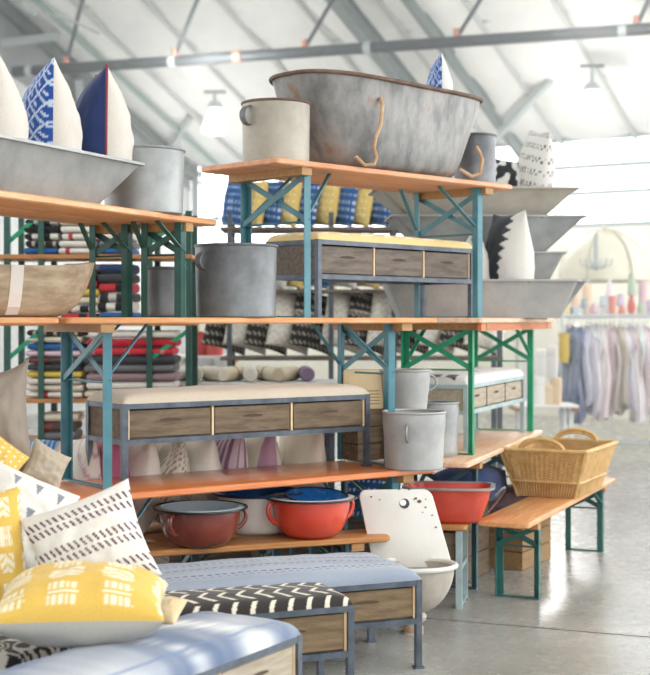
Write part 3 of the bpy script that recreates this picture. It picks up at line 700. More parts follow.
# red oblong basin on a metal framed stool at right
st = thing('metal_stool', 'metal framed wooden stool holding the oblong red basin', 'stool', (.55, 7.54, 0), R(-12))
Ls, Ds, Hs = .46, .32, .425
b = slab(Ls+.06, Ds+.04, .03, Hs+.03); b.build('seat', WOODB, st, smooth=True)
for sx in (-1, 1):
    for sy in (-1, 1):
        b = MB(); b.box((sx*(Ls/2-.015), sy*(Ds/2-.015), Hs/2), (.034, .03, Hs)); b.build('leg', STEELL if sx > 0 else DTEAL, st)
b = MB()
for sx in (-1, 1):
    b = MB(); b.box((sx*(Ls/2-.015), 0, .22), (.028, Ds-.06, .028)); b.build('crossbar', STEELL, st)
    b = MB(); b.box((sx*(Ls/2-.015), 0, .012), (.03, Ds-.06, .012)); b.build('foot_bar', STEELL, st)
b = MB(); b.box((0, 0, .32), (Ls-.07, Ds-.05, .17)); b.build('drawer', CRATE, st, bevel=.004)
t = thing('oblong_basin', 'oblong red enamel basin with grey rim beside the white sink', 'basin', (X(449, 7.5), 7.5, .455), R(-8))
def rr(l, w_, z, rd, n=6):
    o = []
    for cx, cy, a0 in ((l/2-rd, w_/2-rd, 0), (-l/2+rd, w_/2-rd, 90), (-l/2+rd, -w_/2+rd, 180), (l/2-rd, -w_/2+rd, 270)):
        for k in range(n+1): a = R(a0+90*k/n); o.append((cx+rd*math.cos(a), cy+rd*math.sin(a), z))
    return o
b = MB(); b.loft([rr(.30, .2, 0, .06), rr(.36, .24, .02, .07), rr(.44, .3, .13, .08), rr(.47, .33, .19, .09), rr(.462, .322, .19, .09), rr(.43, .29, .13, .08), rr(.35, .23, .03, .07)]); b.build('body', ENRD, t, smooth=True, angle=50)
b = MB(); b.loft([rr(.462, .322, .186, .09), rr(.51, .37, .19, .10), rr(.51, .37, .198, .10), rr(.462, .322, .2, .09), rr(.462, .322, .186, .09)], False, False); b.build('rim', GALV, t, smooth=True)
b = MB(); b.tube(arc((.235, -.02, .1), (-.02, .07, -.055), (.07, 0, .08), 12), .007, 8); b.build('handle', GALVD, t, smooth=True)

# ------------------------------------------------------------------ old cast iron sink leaning at the front
CAST = mat('chipped white cast iron enamel', '#e2dfd8', '#d6d2ca', 3, .45, c3='#bdb5aa', bump=.05)
CASTO = mat('bare grey outside of sink', '#a8a195', '#c3bdb2', 5, .7, bump=.2, bscale=30, c3='#a0917f')
CHIP = mat('rust chip', '#6f5342', rough=.9)
s = thing('cast_iron_sink', 'white enamel sink with tall splashback leaning beside the blue bench', 'sink', (.455, 6.78, 0), R(4))
# basin: half round bowl
n = 14; R0 = .195; zc = .335
rings = [[(R0*math.cos(6.28318*k/40)*math.cos(a)*1.0, R0*math.sin(6.28318*k/40)*math.cos(a)*.82, zc-.235*math.sin(a)) for k in range(40)] for a in [math.pi/2*i/n for i in range(n)]]
inner = [[(x*.93, y*.93, zc-(zc-z)*.9) for x, y, z in r] for r in rings][::-1]
b = MB(); b.loft(rings[::-1]+inner[::-1], True, True); b.build('basin', CASTO, s, smooth=True, angle=60)
b = MB(); b.tube([(R0*1.04*math.cos(6.28318*k/48), R0*.86*math.sin(6.28318*k/48), zc+.004) for k in range(48)], .013, 8, closed=True); b.build('rim', CAST, s, smooth=True)
b = MB(); b.lathe([(.05, .12), (.055, .105), (.066, .085), (.06, .065), (.042, .05), (.042, .02), (.05, .0)], 24, c=(-.01, 0, 0), cap0=True, cap1=True); b.build('drain_outlet', CASTO, s, smooth=True)
b = MB(); b.lathe([(.047, .0), (.05, .03), (.045, .035)], 24, c=(-.01, 0, 0.001), cap0=True, cap1=True); b.build('drain_collar', RUSTL, s, smooth=True)
# splashback: rounded panel leaning back with a tap hole
def panel(w_, z0, z1, y0, lean, th):
    pts = [(-w_/2*1.02, z0), (w_/2*1.1, z0)]
    for cx, sg, a0 in ((w_/2-.045, 1, 0), (-w_/2+.045, -1, 90)):
        for k in range(7): a = R(a0+15*k); pts.append((cx+.045*math.cos(a), z1-.045+.045*math.sin(a)))
    return [[(x-.20*(z-z0), y0+lean*(z-z0)/(z1-z0)+d, z) for x, z in pts] for d in (0, th)]
rg = panel(.385, .30, .69, .13, .10, .022)
b = MB(); b.loft([rg[0], rg[1]]); o = b.build('splashback', CAST, s, bevel=.008, bseg=2)
def onpanel(x, z): return (x-.2*(z-.3), .13+.10*(z-.30)/.39-.001, z)
tl = math.atan2(.10, .395)
def disc(x, z, r, m, nm, parent, th=.002, k=14, sq=1):
    p = Vector(onpanel(x, z)); ax = Vector((1, 0, 0)); up = Vector((0, math.sin(tl), math.cos(tl))); nn = Vector((0, -math.cos(tl), math.sin(tl)))
    b = MB(); ring = [ax*r*math.cos(6.28318*i/k)+up*r*sq*math.sin(6.28318*i/k) for i in range(k)]
    b.loft([[p+v for v in ring], [p+v+nn*th for v in ring]]); return b.build(nm, m, parent)
disc(.035, .62, .026, BLACKE, 'tap_hole', o, .003)
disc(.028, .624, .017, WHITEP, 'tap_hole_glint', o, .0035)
for x, z, r in ((.10, .645, .012), (.115, .63, .018), (.075, .69, .008), (.14, .60, .009), (-.13, .655, .01), (-.09, .64, .007), (.165, .56, .008), (.17, .5, .01), (.02, .69, .006), (.12, .575, .006), (.09, .64, .006), (.15, .64, .006)): disc(x, z, r*.62, CHIP, 'rust_chip', o, .002, 8, .8)

# ------------------------------------------------------------------ wicker basket
WICK = mat('golden wicker', '#c79d62', '#ddb981', 14, .6, bump=.3, bscale=30, c3='#b58a52')
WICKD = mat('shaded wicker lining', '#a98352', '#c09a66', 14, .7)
t = thing('wicker_basket', 'big golden wicker laundry basket with two arched handles on the bench', 'basket', (1.50, 8.64, .47), R(64))
bl, bw2, tl2, tw2, hh = .60, .38, .80, .56, .295
b = MB(); nr = 18; nseg = 88
def brect(l, w_, z, n=nseg, amp=0, ph=0):
    o = rr(l, w_, z, .05, 4); per = []; tot = 0; q = o+[o[0]]
    ds = [(Vector(q[i+1])-Vector(q[i])).length for i in range(len(o))]; T = sum(ds)
    out = []
    for k in range(n):
        d = T*k/n; i = 0
        while d > ds[i]: d -= ds[i]; i += 1
        p = Vector(q[i]).lerp(Vector(q[i+1]), d/ds[i]); rad = Vector((p.x/l, p.y/w_, 0)).normalized()
        out.append(p+rad*amp*(1 if (k+ph) % 2 else -1))
    return out
rings = []
for j in range(nr+1):
    f = j/nr; rings.append(brect(bl-.016+(tl2-bl)*f, bw2-.016+(tw2-bw2)*f, hh*f))
inn = [[(p[0]*.97, p[1]*.96, p[2]+.006) for p in g] for g in rings][::-1]
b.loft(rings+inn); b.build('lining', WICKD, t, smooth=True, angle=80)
b = MB(); nst = 40
for j in range(26):                                            # horizontal strands weaving in and out, upper two thirds
    f = .37+.62*j/25; b.tube(brect(bl+(tl2-bl)*f, bw2+(tw2-bw2)*f, hh*f, nst*2, .0075, j), .0052, 5, closed=True)
    if False: pass
b.build('weave', WICK, t, smooth=True)
b = MB()
lo = brect(bl, bw2, .004, 116); hi_ = brect(bl+(tl2-bl)*.34, bw2+(tw2-bw2)*.34, hh*.34, 116)
for k in range(116): b.tube([lo[k], hi_[k]], .006, 5)          # upright stakes round the foot
b.build('stakes', WICK, t, smooth=True)
b = MB()
for k in range(2): b.tube([Vector(p)+Vector((0, 0, hh+.004)) for p in [(q[0], q[1], 0) for q in brect(tl2+.012-.02*k, tw2+.012-.02*k, 0, 60, .004, k)]], .012, 8, closed=True)
b.build('rim', WICK, t, smooth=True)
b = MB(); b.tube([(q[0], q[1], hh*.34) for q in brect(bl+(tl2-bl)*.34+.012, bw2+(tw2-bw2)*.34+.012, 0, 60, .002)], .009, 6, closed=True); b.build('waist_band', WICK, t, smooth=True)
for sx in (-1, 1):
    for sy in (-1, 1):
        b = MB(); b.tube([(sx*(bl/2-.01), sy*(bw2/2-.01), .0), (sx*(tl2/2-.012), sy*(tw2/2-.012), hh)], .012, 6); b.build('corner_post', WICK, t, smooth=True)
    b = MB(); b.tube(arc((sx*(tl2/2-.01), 0, hh), (0, .14, 0), (sx*.01, 0, .075), 12), .013, 8); b.tube(arc((sx*(tl2/2-.01), 0, hh), (0, .12, 0), (sx*.005, 0, .055), 12), .008, 8); b.build('handle', WICK, t, smooth=True)

# ------------------------------------------------------------------ wooden dough trough at left
DOUGH = mat('sun bleached hollowed wood', '#9a876e', '#bfae94', 5, .8, stretch=(1, 4, 4), bump=.3, bscale=20, c3='#cbbba4')
TAPE = mat('white cloth band', '#e5e0d8', rough=.9)
t = thing('dough_trough', 'hollowed weathered wooden trough with white band at left edge', 'trough', (-1.50, 6.22, 1.582), R(35.8))
def dring(f, zf, inset=0):
    o = []
    for k in range(48):
        a = 6.28318*k/48; o.append(((.47*(.58+.42*zf**.6)-inset)*math.copysign(abs(math.cos(a))**.8, math.cos(a)), (.21*(.5+.5*zf**.55)-inset)*math.sin(a), .235*f+.03*zf*math.cos(a)**2))
    return o
b = MB(); pr = [(0, 0), (.05, .1), (.2, .35), (.45, .62), (.75, .86), (1, 1)]
b.loft([dring(f, z) for f, z in pr]+[dring(f+.02 if f < 1 else 1, z, .022) for f, z in pr[::-1]]); b.build('shell', DOUGH, t, smooth=True, angle=50)
b = MB(); rings = []
for f, z in pr[1:]: 
    g = dring(f, z); rings.append(g)
ks = [k for k in range(24, 48)]
for xx in (.0,):
    r1 = []
    for f, z in pr[1:]:
        y = -(.21*(.5+.5*z**.55))-.003; zz = .235*f
        r1.append([(xx-.03, y, zz), (xx+.03, y, zz), (xx+.03, y+.004, zz), (xx-.03, y+.004, zz)])
    b.loft(r1)
b.build('band', TAPE, t)

# ------------------------------------------------------------------ crate and printed box by the bins
t = thing('wooden_crate', 'old grey brown wooden crate behind the linen bench end', 'crate', (.215, 7.66, .78), R(36))
b = MB()
for i in range(3): b.box((0, -.09, .05+i*.095), (.22, .012, .09)); b.box((0, .09, .05+i*.095), (.22, .012, .09)); b.box((-.105, 0, .05+i*.095), (.012, .17, .09)); b.box((.105, 0, .05+i*.095), (.012, .17, .09))
b.box((0, 0, .008), (.21, .18, .012)); b.box((0, 0, .284), (.22, .19, .01)); b.build('crate_boards', CRATE, t)
CARD = mat('cream printed carton', '#e0c99e', '#e6d3ad', 5, .8)
INK = mat('brown carton print', '#a5895f', rough=.8)
t = thing('carton', 'cream carton with printed brown lines on top of the crate', 'carton', (.205, 7.66, 1.069), R(20))
b = MB(); b.box((0, 0, .11), (.21, .16, .22)); b.build('box', CARD, t, bevel=.004)
b = MB()
for i in range(5): b.box((.03, -.0805, .03+i*.018), (.1, .001, .006))
b.build('printed_lines', INK, t)

# ------------------------------------------------------------------ pillows: foreground heap
pillow('yellow ikat pillow with grey back lying in front at left', X(82, 4.66), 4.66, .455, .58, .46, .27, (-86, 0, 5), ikat, n=110, sd=3, pinch=.07)
pillow('white pillow with rows of plum dashes on the arrow bench', X(90, 5.12), 5.12, .46, .44, .40, .18, (-22, -20, 8), dashes, n=120, sd=9, pinch=.09)
pillow('white pillow with grey triangles at the left edge', X(14, 5.5), 5.5, .50, .44, .42, .17, (-30, 26, 16), triangles, n=140, sd=5)
pillow('yellow ikat pillow standing cropped by the left edge', X(-14, 5.12), 5.12, .46, .30, .46, .16, (-12, -4, 20), ikat, n=80, sd=14)
pillow('yellow pillow corner above the grey triangle pillow', X(-10, 5.85), 5.85, .785, .26, .26, .12, (-30, 38, 15), lambda u, v, s: hx('#f4e9c8') if (fr(u*4) < .3 and fr(v*4) < .3) else hx('#e3bd60'), n=60, sd=18)
BURL = lambda u, v, s: mixc(hx('#93887c'), hx('#aaa093'), .5+.5*nz(u*3, v*3))
pillow('brown burlap pillow with one corner pointing up at left edge', X(-3, 6.2), 6.2, .79, .34, .58, .24, (-6, -5, 12), BURL, n=60, sd=21, pinch=.2)
pillow('beige linen pillow corner leaning behind the triangle pillow', X(46, 6.05), 6.05, .78, .2, .2, .10, (-20, 30, 30), solid(hx('#b8ab97')), n=40, sd=23, pinch=.14)
pillow('small tan pillow tip behind the yellow ikat pillow', X(160, 4.92), 4.92, .46, .17, .13, .08, (-60, 0, -20), solid(hx('#d9c29a')), n=30, sd=29)

# row of cream pillows behind the orange table
rowp = [(78, 'cream pillow with faint pink print at left end of the back row', lambda u, v, s: hx('#c9a0b0') if fr(u*3+v*2) < .18 else hx('#e4dbcf'), .42, 12),
        (106, 'magenta pink pillow leaning behind the linen bench legs', solid(hx('#b5627f')), .45, 24),
        (138, 'plain cream pillow between pink pillow and lace edged pillow', solid(hx('#e8e0d3')), .44, 20),
        (166, 'cream pillow with lace edge below the linen bench', lambda u, v, s: (hx('#8f8677') if (fr(u*9+v*9) < .3) else hx('#e2d9cb')) if u > .35 else hx('#dfd3c2'), .45, 18),
        (196, 'plain cream pillow beside the lace edged pillow', solid(hx('#ece5da')), .46, 18),
        (226, 'purple striped pillow in the row behind the orange table', lambda u, v, s: (hx('#8a5f7e') if fr(u*5) < .5 else hx('#cdb8bf')) if s < 0 or u > .8 else hx('#dfd5c8'), .46, 20),
        (258, 'cream pillow with mauve seam right of the striped pillow', lambda u, v, s: hx('#b890a3') if u > .86 else hx('#e2d8ca'), .45, 22),
        (300, 'wide cream pillow at right end of the back row', solid(hx('#ded1bf')), .47, 14)]
for i, (px, lab, fn, sz, ry) in enumerate(rowp):
    # follow the bench line behind the table
    for kk in range(400):
        s_ = -1.2+2.6*kk/400; p = q+Vector((.807, .590))*s_
        if X(px, p.y) <= p.x: break
    pillow(lab, p.x, p.y-.0, .47, sz*.95, sz*1.16, .25, (-5, (ry-18)*1.2, -66-(ry-18)*2), fn, n=44, pw=.58, sag=.3, group='cream pillows behind the orange table', sd=40+i)
pillow('blue patterned pillow under the right end of the orange table', X(372, 7.75), 7.75, .42, .36, .3, .14, (-30, 5, 10), bluerow, n=50, sd=61)

# pillows in the long trough: seen edge on, one face patterned and one face linen
PINK = mat('dark red piping', '#8a3d4c', rough=.8)
def edge_pillow(label, px, Y, z, h, w_, t_, rz, fn, tilt=0, piping=None, group=None, n=60, sd=None):
    return pillow(label, X(px, Y), Y, z, w_, h, t_, (0, tilt, rz), fn, n=n, group=group, piping=piping, sd=sd, pinch=.08, pw=.54, sag=.28)
linf = lambda u, v, s: mixc(hx('#d0c8bd'), hx('#ddd6cc'), .5+.5*nz(u*3, v*3))
# rz=68: the patterned face (-y side) turns to the left
edge_pillow('plain white pillow at the left edge in the long trough', -8, 5.56, 2.12, .52, .44, .28, -70, linf, 0, group='pillows in the long trough', sd=70)
edge_pillow('pillow with blue lattice face and white back in the long trough', 48, 5.95, 2.12, .57, .42, .28, -72, lambda u, v, s: lattice(u, v, -1) if s < 0 else linf(u, v, s), 3, group='pillows in the long trough', n=100, sd=71)
edge_pillow('pillow with navy face, red piping and white back in the trough', 101, 6.22, 2.15, .56, .38, .28, -73, lambda u, v, s: mixc(hx('#26345f'), hx('#33426f'), .5+.5*nz(u*2, v*3)) if s < 0 else linf(u, v, s), 3, piping=PINK, group='pillows in the long trough', sd=72)
# right hand troughs
edge_pillow('white pillow with black sawtooth panel in the front trough', 509, 8.86, 1.66, .62, .38, .32, -64, zigwhite, 0, group='black and white pillows in the troughs', n=90, sd=73)
edge_pillow('white pillow with black marks left of the sawtooth pillow', 474, 8.88, 1.64, .50, .36, .22, -86, lambda u, v, s: hx('#3d4146') if (s < 0 and u > .2 and fr(v*3+u) < .4) else hx('#d9d5cf'), 0, group='black and white pillows in the troughs', n=60, sd=74)
pillow('white pillow with rows of grey dotted arcs on the top trough', X(535, 9.4), 9.4, 2.28, .42, .58, .26, (-4, 10, -80), dotted, n=90, group='black and white pillows in the troughs', sd=75, pw=.55, sag=.2)
pillow('black and white blotched pillow beside the slim zinc bucket', X(502, 9.35), 9.35, 2.29, .34, .38, .15, (-5, 8, 10), lambda u, v, s: hx('#34373c') if nz(u*2.4+5, v*2.4) > -.02 and u < .55 else hx('#d8d5d0'), n=70, group='black and white pillows in the troughs', sd=76)
pillow('blue lattice pillow tip showing above the bathtub rim', .675, 7.98, 2.60, .24, .52, .16, (0, -4, -86), lambda u, v, s: lattice(u, v, -1) if s < 0 else hx('#dfdcd6'), n=60, sd=77, pw=.6)

# ------------------------------------------------------------------ folded blankets on the rack at left
def rack(name, label, cat, x0, x1, y0, y1, shelves, posts, m, wood, top, th=.03, group=None):
    t = thing(name, label, cat, ((x0+x1)/2, (y0+y1)/2, 0)); cx, cy = (x0+x1)/2, (y0+y1)/2
    for z in shelves:
        b = MB(); b.box((0, 0, z-th/2), (x1-x0, y1-y0, th)); b.build('shelf', wood, t, bevel=.004, bseg=1)
    for p in posts:
        for y in (y0+.03, y1-.03):
            b = MB(); b.box((p-cx, y-cy, top/2), (.04, .04, top)); b.build('post', m, t)
    return t
RY0, RY1 = 9.25, 9.75
rk = rack('blanket_rack', 'green framed rack of folded blankets behind the left shelves', 'rack', X(-12, 9.3), X(193, 9.3), RY0, RY1, (.74, 1.03, 1.56, 2.02), (X(8, 9.3), X(42, 9.3), X(150, 9.3), X(189, 9.3)), DGREEN, WOODB, 2.32)
for a, c_ in ((8, 42), (150, 189)):
    b = MB(); cx, cy = (X(-12, 9.3)+X(193, 9.3))/2, (RY0+RY1)/2
    b.bar((X(a, 9.3)-cx, RY0+.03-cy, 2.1), (X(c_, 9.3)-cx, RY0+.03-cy, 2.3), .01, .03); b.build('brace', GREEN, rk); b = MB(); b.bar((X(a, 9.3)-cx, RY0+.03-cy, 1.3), (X(c_, 9.3)-cx, RY0+.03-cy, 1.5), .01, .03); b.build('brace', GREEN, rk)
def fabmat(n_, a, c_=None, k=0, f=.3, off=0):
    return stripemat(n_, a, c_, k, f, off=off) if c_ else mat(n_, a, None, rough=.95, sheen=.2, spec=.1, bump=.3, bscale=60)
BLM = {'charcoal': fabmat('charcoal wool', '#4a4a4e'), 'black': fabmat('black wool', '#2e2d30'), 'white': fabmat('white cotton', '#e6e1d8'), 'cream': fabmat('cream cotton', '#ddd2bd'),
       'red-striped white': fabmat('white cotton red stripe', '#e6e0d8', '#b8444a', 3.3, .10, .25), 'blue': fabmat('blue cotton', '#3466a3'), 'navy': fabmat('navy cotton', '#3a4a70'),
       'pink': fabmat('pale pink cotton', '#dcc3cb'), 'yellow': fabmat('mustard cotton', '#d9bd55'), 'red': fabmat('red wool', '#cf3a47', '#e08a90', 4.2, .12, .1), 'plain red': fabmat('crimson wool', '#c02e3c'),
       'mauve': fabmat('mauve wool', '#a0858a'), 'grey': fabmat('grey wool', '#77777c'), 'black-striped grey': fabmat('grey black stripe', '#c4c0ba', '#3a383a', 9, .5), 'black-striped white': fabmat('white black stripe', '#e0dcd4', '#2d2b2d', 8, .5),
       'red and black': fabmat('red black zigzag', '#c93b45', '#2e2a2c', 6, .35), 'brown': fabmat('brown striped wool', '#5a4d47', '#8e4a48', 2.2, .22, .3), 'patterned black': fabmat('black cream pattern', '#35312f', '#b9b0a2', 14, .3)}
ORD = ['topmost', 'second from top', 'third from top', 'fourth from top', 'fifth from top', 'sixth from top', 'seventh from top', 'eighth from top', 'ninth from top', 'lowest']
def stack(px0, px1, Y, z0, z1, names, where, depth=.4):
    x0, x1 = X(px0, Y), X(px1, Y); n = len(names); h = (z1-z0)/n
    for i, nm in enumerate(names):
        j = n-1-i; dx = random.uniform(-.012, .012); w_ = (x1-x0)*random.uniform(.95, 1.0)
        b = MB(); hh = h*.97
        rings = []; m = 14
        for q_ in (-1, -.992, -.97, -.93, -.7, -.4, -.1, .2, .5, .75, .93, .97, .992, 1):
            xx = q_*w_/2; e = {1: .35, .992: .72, .97: .92}.get(abs(q_), 1)
            rg = []
            for k in range(m):
                a = 6.28318*k/m; cy = math.copysign(abs(math.cos(a))**.35, math.cos(a)); sz = math.copysign(abs(math.sin(a))**.75, math.sin(a))
                rg.append((xx, depth/2*cy*(1-.02*(1-e)), hh/2*sz*e+hh*.06*mnoise.noise((xx*4, i*3.1+px0, k*.2))))
            rings.append(rg)
        b.loft(rings)
        lab = '%s folded blanket, %s %s' % (nm, ORD[i] if i < n-1 else 'lowest', where)
        single(b, 'folded_blanket', BLM[nm], lab, 'blanket', ((x0+x1)/2+dx, Y+depth/2, z0+h*(j+.5)), group='folded blankets on the rack', smooth=True, angle=60)
stack(26, 82, 9.27, 1.03, 1.505, ['patterned black', 'cream', 'blue', 'pink', 'brown', 'charcoal', 'yellow', 'white', 'cream', 'red-striped white'], 'in the lower left stack')
stack(84, 176, 9.27, 1.03, 1.50, ['white', 'plain red', 'red', 'charcoal', 'grey', 'mauve', 'white', 'cream'], 'in the lower right stack')
stack(24, 58, 9.27, 2.02, 2.27, ['black-striped grey', 'black', 'black-striped white', 'patterned black', 'blue'], 'of the dark stack under the long trough')
stack(59, 96, 9.27, 2.02, 2.27, ['cream', 'white', 'red-striped white', 'white', 'red-striped white'], 'of the white stack under the long trough')
stack(98, 132, 9.27, 2.02, 2.27, ['cream', 'patterned black', 'white', 'grey', 'blue'], 'of the stack seen between the bench legs')
stack(62, 98, 9.27, 1.56, 1.96, ['grey', 'black', 'red and black', 'yellow', 'cream', 'black-striped white', 'red and black'], 'of the stack behind the wooden trough')
stack(99, 134, 9.27, 1.56, 1.96, ['navy', 'charcoal', 'red and black', 'black-striped grey', 'black-striped white', 'blue'], 'of the stack behind the dark green legs')
stack(40, 76, 9.27, .74, .93, ['cream', 'brown', 'grey'], 'on the bottom shelf of the rack', .3)
pillow('blue tie dyed pillow lying below the blanket rack', X(42, 8.95), 8.95, .62, .26, .2, .13, (-60, 0, 0), lambda u, v, s: hx('#a9c4dd') if fr(u*4) < .4 else hx('#3d78ab'), n=40, sd=80)
pillow('dusty pink pillow lying below the blanket rack', X(74, 8.95), 8.95, .62, .28, .2, .12, (-60, 0, 0), solid(hx('#d9b6a8')), n=40, sd=81)
trestle('trestle_bench', 'bench below the blanket rack holding two small pillows', 'bench', X(55, 8.9), 8.95, 0, .62, 0, 1.1, .4, .4, .3, DTEAL, WOODP)
LILAC = mat('pale lilac floor cushion cloth', '#d6c6c6', rough=.9)

# ------------------------------------------------------------------ pillow rack behind the middle
PX0, PX1 = X(222, 11.2), X(500, 11.2)
rack('pillow_rack', 'dark steel rack of patterned pillows behind the middle shelves', 'rack', PX0, PX1, 11.0, 11.45, (1.27, 1.82, 2.33), (X(231, 11.2), X(331, 11.2), X(393, 11.2), X(497, 11.2)), DARKS, CRATED, 2.45, th=.03)
order = ['first', 'second', 'third', 'fourth', 'fifth', 'sixth', 'seventh', 'eighth', 'ninth', 'tenth', 'eleventh', 'twelfth']
for i, px in enumerate((236, 253, 270, 287, 305, 325, 343, 359, 380, 403, 420)):
    bl_ = i % 2 == 0
    pillow('%s pillow, %s from left in the top row of the pillow rack' % ('blue' if bl_ else 'yellow', order[i]), X(px, 11.2), 11.22, 2.33, .30, .39, .14, (-6, 6, -48), bluerow if bl_ else yelrow, n=40, group='top row of the pillow rack', sd=100+i)
for i, px in enumerate((255, 275, 292, 318, 345, 368, 392, 415, 436)):
    nm, fn = (('blue', bluerow), ('white', solid(hx('#e4dfd6'))), ('yellow', yelrow))[i % 3]
    pillow('%s pillow, %s from left on the middle rack shelf' % (nm, order[i]), X(px, 11.2), 11.22, 1.82, .32, .36, .14, (-6, 6, -45), fn, n=36, group='middle row of the pillow rack', sd=130+i)
for i, px in enumerate((228, 249, 270, 291, 314, 345, 368, 390, 412, 438, 462, 486)):
    nm = 'black patterned' if i % 2 == 0 else 'white patterned'
    pillow('%s pillow, %s from left on the lowest rack shelf' % (nm, order[i]), X(px, 11.2), 11.2, 1.27, .42, .50, .16, (-6, 14, 34), bwrow(i), n=56, group='bottom row of the pillow rack', sd=160+i)
# rolled textiles on a table in front of the rack
trestle('trestle_table', 'white topped table of rolled textiles behind the linen bench', 'table', X(255, 9.9), 10.0, 0, 1.12, 4, 1.5, .5, .55, .4, DARKS, WHITEP, group='trestle tables')
rolls = [(178, 'white rolled textile with blue edge at the left end', '#e6e3dc'), (196, 'cream rolled textile second from the left end', '#e2d9c6'), (214, 'ivory rolled textile in the middle of the pile', '#e9e2d2'), (232, 'pale beige rolled textile tied with string', '#ddd0b8'), (250, 'off white rolled textile right of the tied one', '#ebe6dc'), (268, 'cream rolled textile with dark bands', '#e0d6c4'), (287, 'sand rolled textile beside the purple cloth', '#d8cab0'), (306, 'purple rolled textile at the right end', '#8d7a94')]
for i, (px, lab, c_) in enumerate(rolls):
    mm = mat('rolled cloth %d' % i, c_, rough=.95, bump=.3, bscale=40)
    t = thing('rolled_textile', lab, 'textile', (X(px, 9.95), 9.92+.05*(i % 2), 1.12+.055), R(70+25*(i % 3)), 'rolled textiles')
    b = MB(); sp_ = []
    for k in range(40):
        a = k*.42; sp_.append((.012+.0415*k/40)*1); 
    b.lathe([(.001, -.17), (.045, -.17), (.054, -.15), (.055, 0), (.054, .15), (.045, .17), (.02, .165), (.001, .16)], 18)
    o = b.build('roll', mm, t, smooth=True, angle=60); o.rotation_euler = (0, R(90), 0)
    b = MB(); b.lathe([(.0565, -.012), (.0565, .012)], 18); o2 = b.build('tie', INK if i in (3, 5) else mm, t, smooth=True); o2.rotation_euler = (0, R(90), 0)

# ------------------------------------------------------------------ garments on the far clothes rail
GY = 16.6
t = thing('clothes_rail', 'long chrome clothes rail standing in the far right aisle', 'rack', (X(625, GY), GY, 0))
CHR = mat('chrome tube', '#c9cfd2', rough=.25, metal=.8)
x0, x1 = X(562, GY)-X(625, GY), X(720, GY)-X(625, GY)
b = MB(); b.tube([(x0, 0, 1.62), (x1, 0, 1.62)], .02, 10); b.build('rail', CHR, t, smooth=True)
b = MB(); b.tube([(x0, 0, .06), (x1, 0, .06)], .025, 10); b.build('base_bar', CHR, t, smooth=True)
for xx in (x0, x1): 
    b = MB(); b.tube([(xx, 0, .03), (xx, 0, 1.62)], .02, 10); b.build('post', CHR, t, smooth=True)
    b = MB(); b.tube([(xx, -.25, .02), (xx, .25, .02)], .02, 8); b.build('foot', CHR, t, smooth=True)
gar = [(570, 'dark blue denim garment at the left end of the clothes rail', '#2f4a78', 1.22, .09), (578, 'navy blue garment second on the clothes rail', '#3e5789', 1.15, .07), (587, 'lavender grey garment on the clothes rail', '#b9b9cc', 1.0, .08), (596, 'pale lilac garment hanging beside the lavender one', '#d3cbd6', 1.12, .09), (605, 'blush pink garment in the middle of the clothes rail', '#e3cfd2', 1.18, .09), (614, 'taupe brown garment on the clothes rail', '#a3968a', 1.1, .09), (621, 'beige garment right of the taupe one', '#cbbfae', 1.0, .07), (629, 'violet grey garment on the clothes rail', '#bdb4ca', 1.05, .08), (638, 'white lace garment near the right frame edge', '#e6e0e2', 1.2, .1), (646, 'pale pink printed garment at the right frame edge', '#dfc9cf', 1.08, .08), (655, 'dusty blue garment just past the frame edge', '#9fb3c6', 1.1, .08)]
gar += [(574, 'short charcoal blue top between the denim garments', '#55678c', .7, .05), (591, 'short grey white top on the clothes rail', '#d7d8dc', .66, .05), (600, 'ivory slip between lilac and blush garments', '#e9e4de', .95, .05), (610, 'mauve pink top beside the taupe garment', '#cfb4bd', .8, .05), (625, 'off white blouse between beige and violet garments', '#e6e3df', .75, .05), (633, 'rose beige skirt on the clothes rail', '#d8c2ba', .9, .05), (642, 'pale mint top near the right frame edge', '#d3dedb', .7, .05)]
for i, (px, lab, c_, L_, wd) in enumerate(gar):
    mm = mat('garment cloth %d' % i, c_, mixc(hx(c_), (1, 1, 1), .35), 7, .9, stretch=(3, 3, .6), bump=.2, bscale=20)
    t = thing('garment', lab, 'garment', (X(px, GY), GY, 1.62), R(random.uniform(-14, 14)), 'garments on the clothes rail')
    b = MB(); b.tube([(0, 0, -.08), (0, 0, -.02), (0, .02, .015), (0, 0, .03), (0, -.02, .02)], .006, 6); b.tube([(0, -.2, -.14), (0, 0, -.08), (0, .2, -.14)], .008, 6); b.build('hanger', CHR, t, smooth=True)
    b = MB(); rings = []
    for s in range(15):
        f = s/14; dep = (.05+.17*min(1, f*6)) if f < .2 else .22+.05*math.sin(f*3); wx = wd*(.35+.65*min(1, f*5))*(1+.1*math.sin(f*9+i))
        rg = []
        for k in range(28):
            a = 6.28318*k/28; fo = 1+.3*f*math.sin(a*7+i)+.1*math.sin(a*3+f*4)
            rg.append((wx*math.cos(a)*fo+.02*math.sin(f*7+i), dep*math.sin(a)*(1+.08*math.sin(a*9+i)), -.085-L_*f-(.03*math.sin(a*4+i) if s == 14 else 0)-.1*abs(math.sin(a))*(1-f)**3))
        rings.append(rg)
    b.loft(rings); b.build('cloth', mm, t, smooth=True, angle=80)

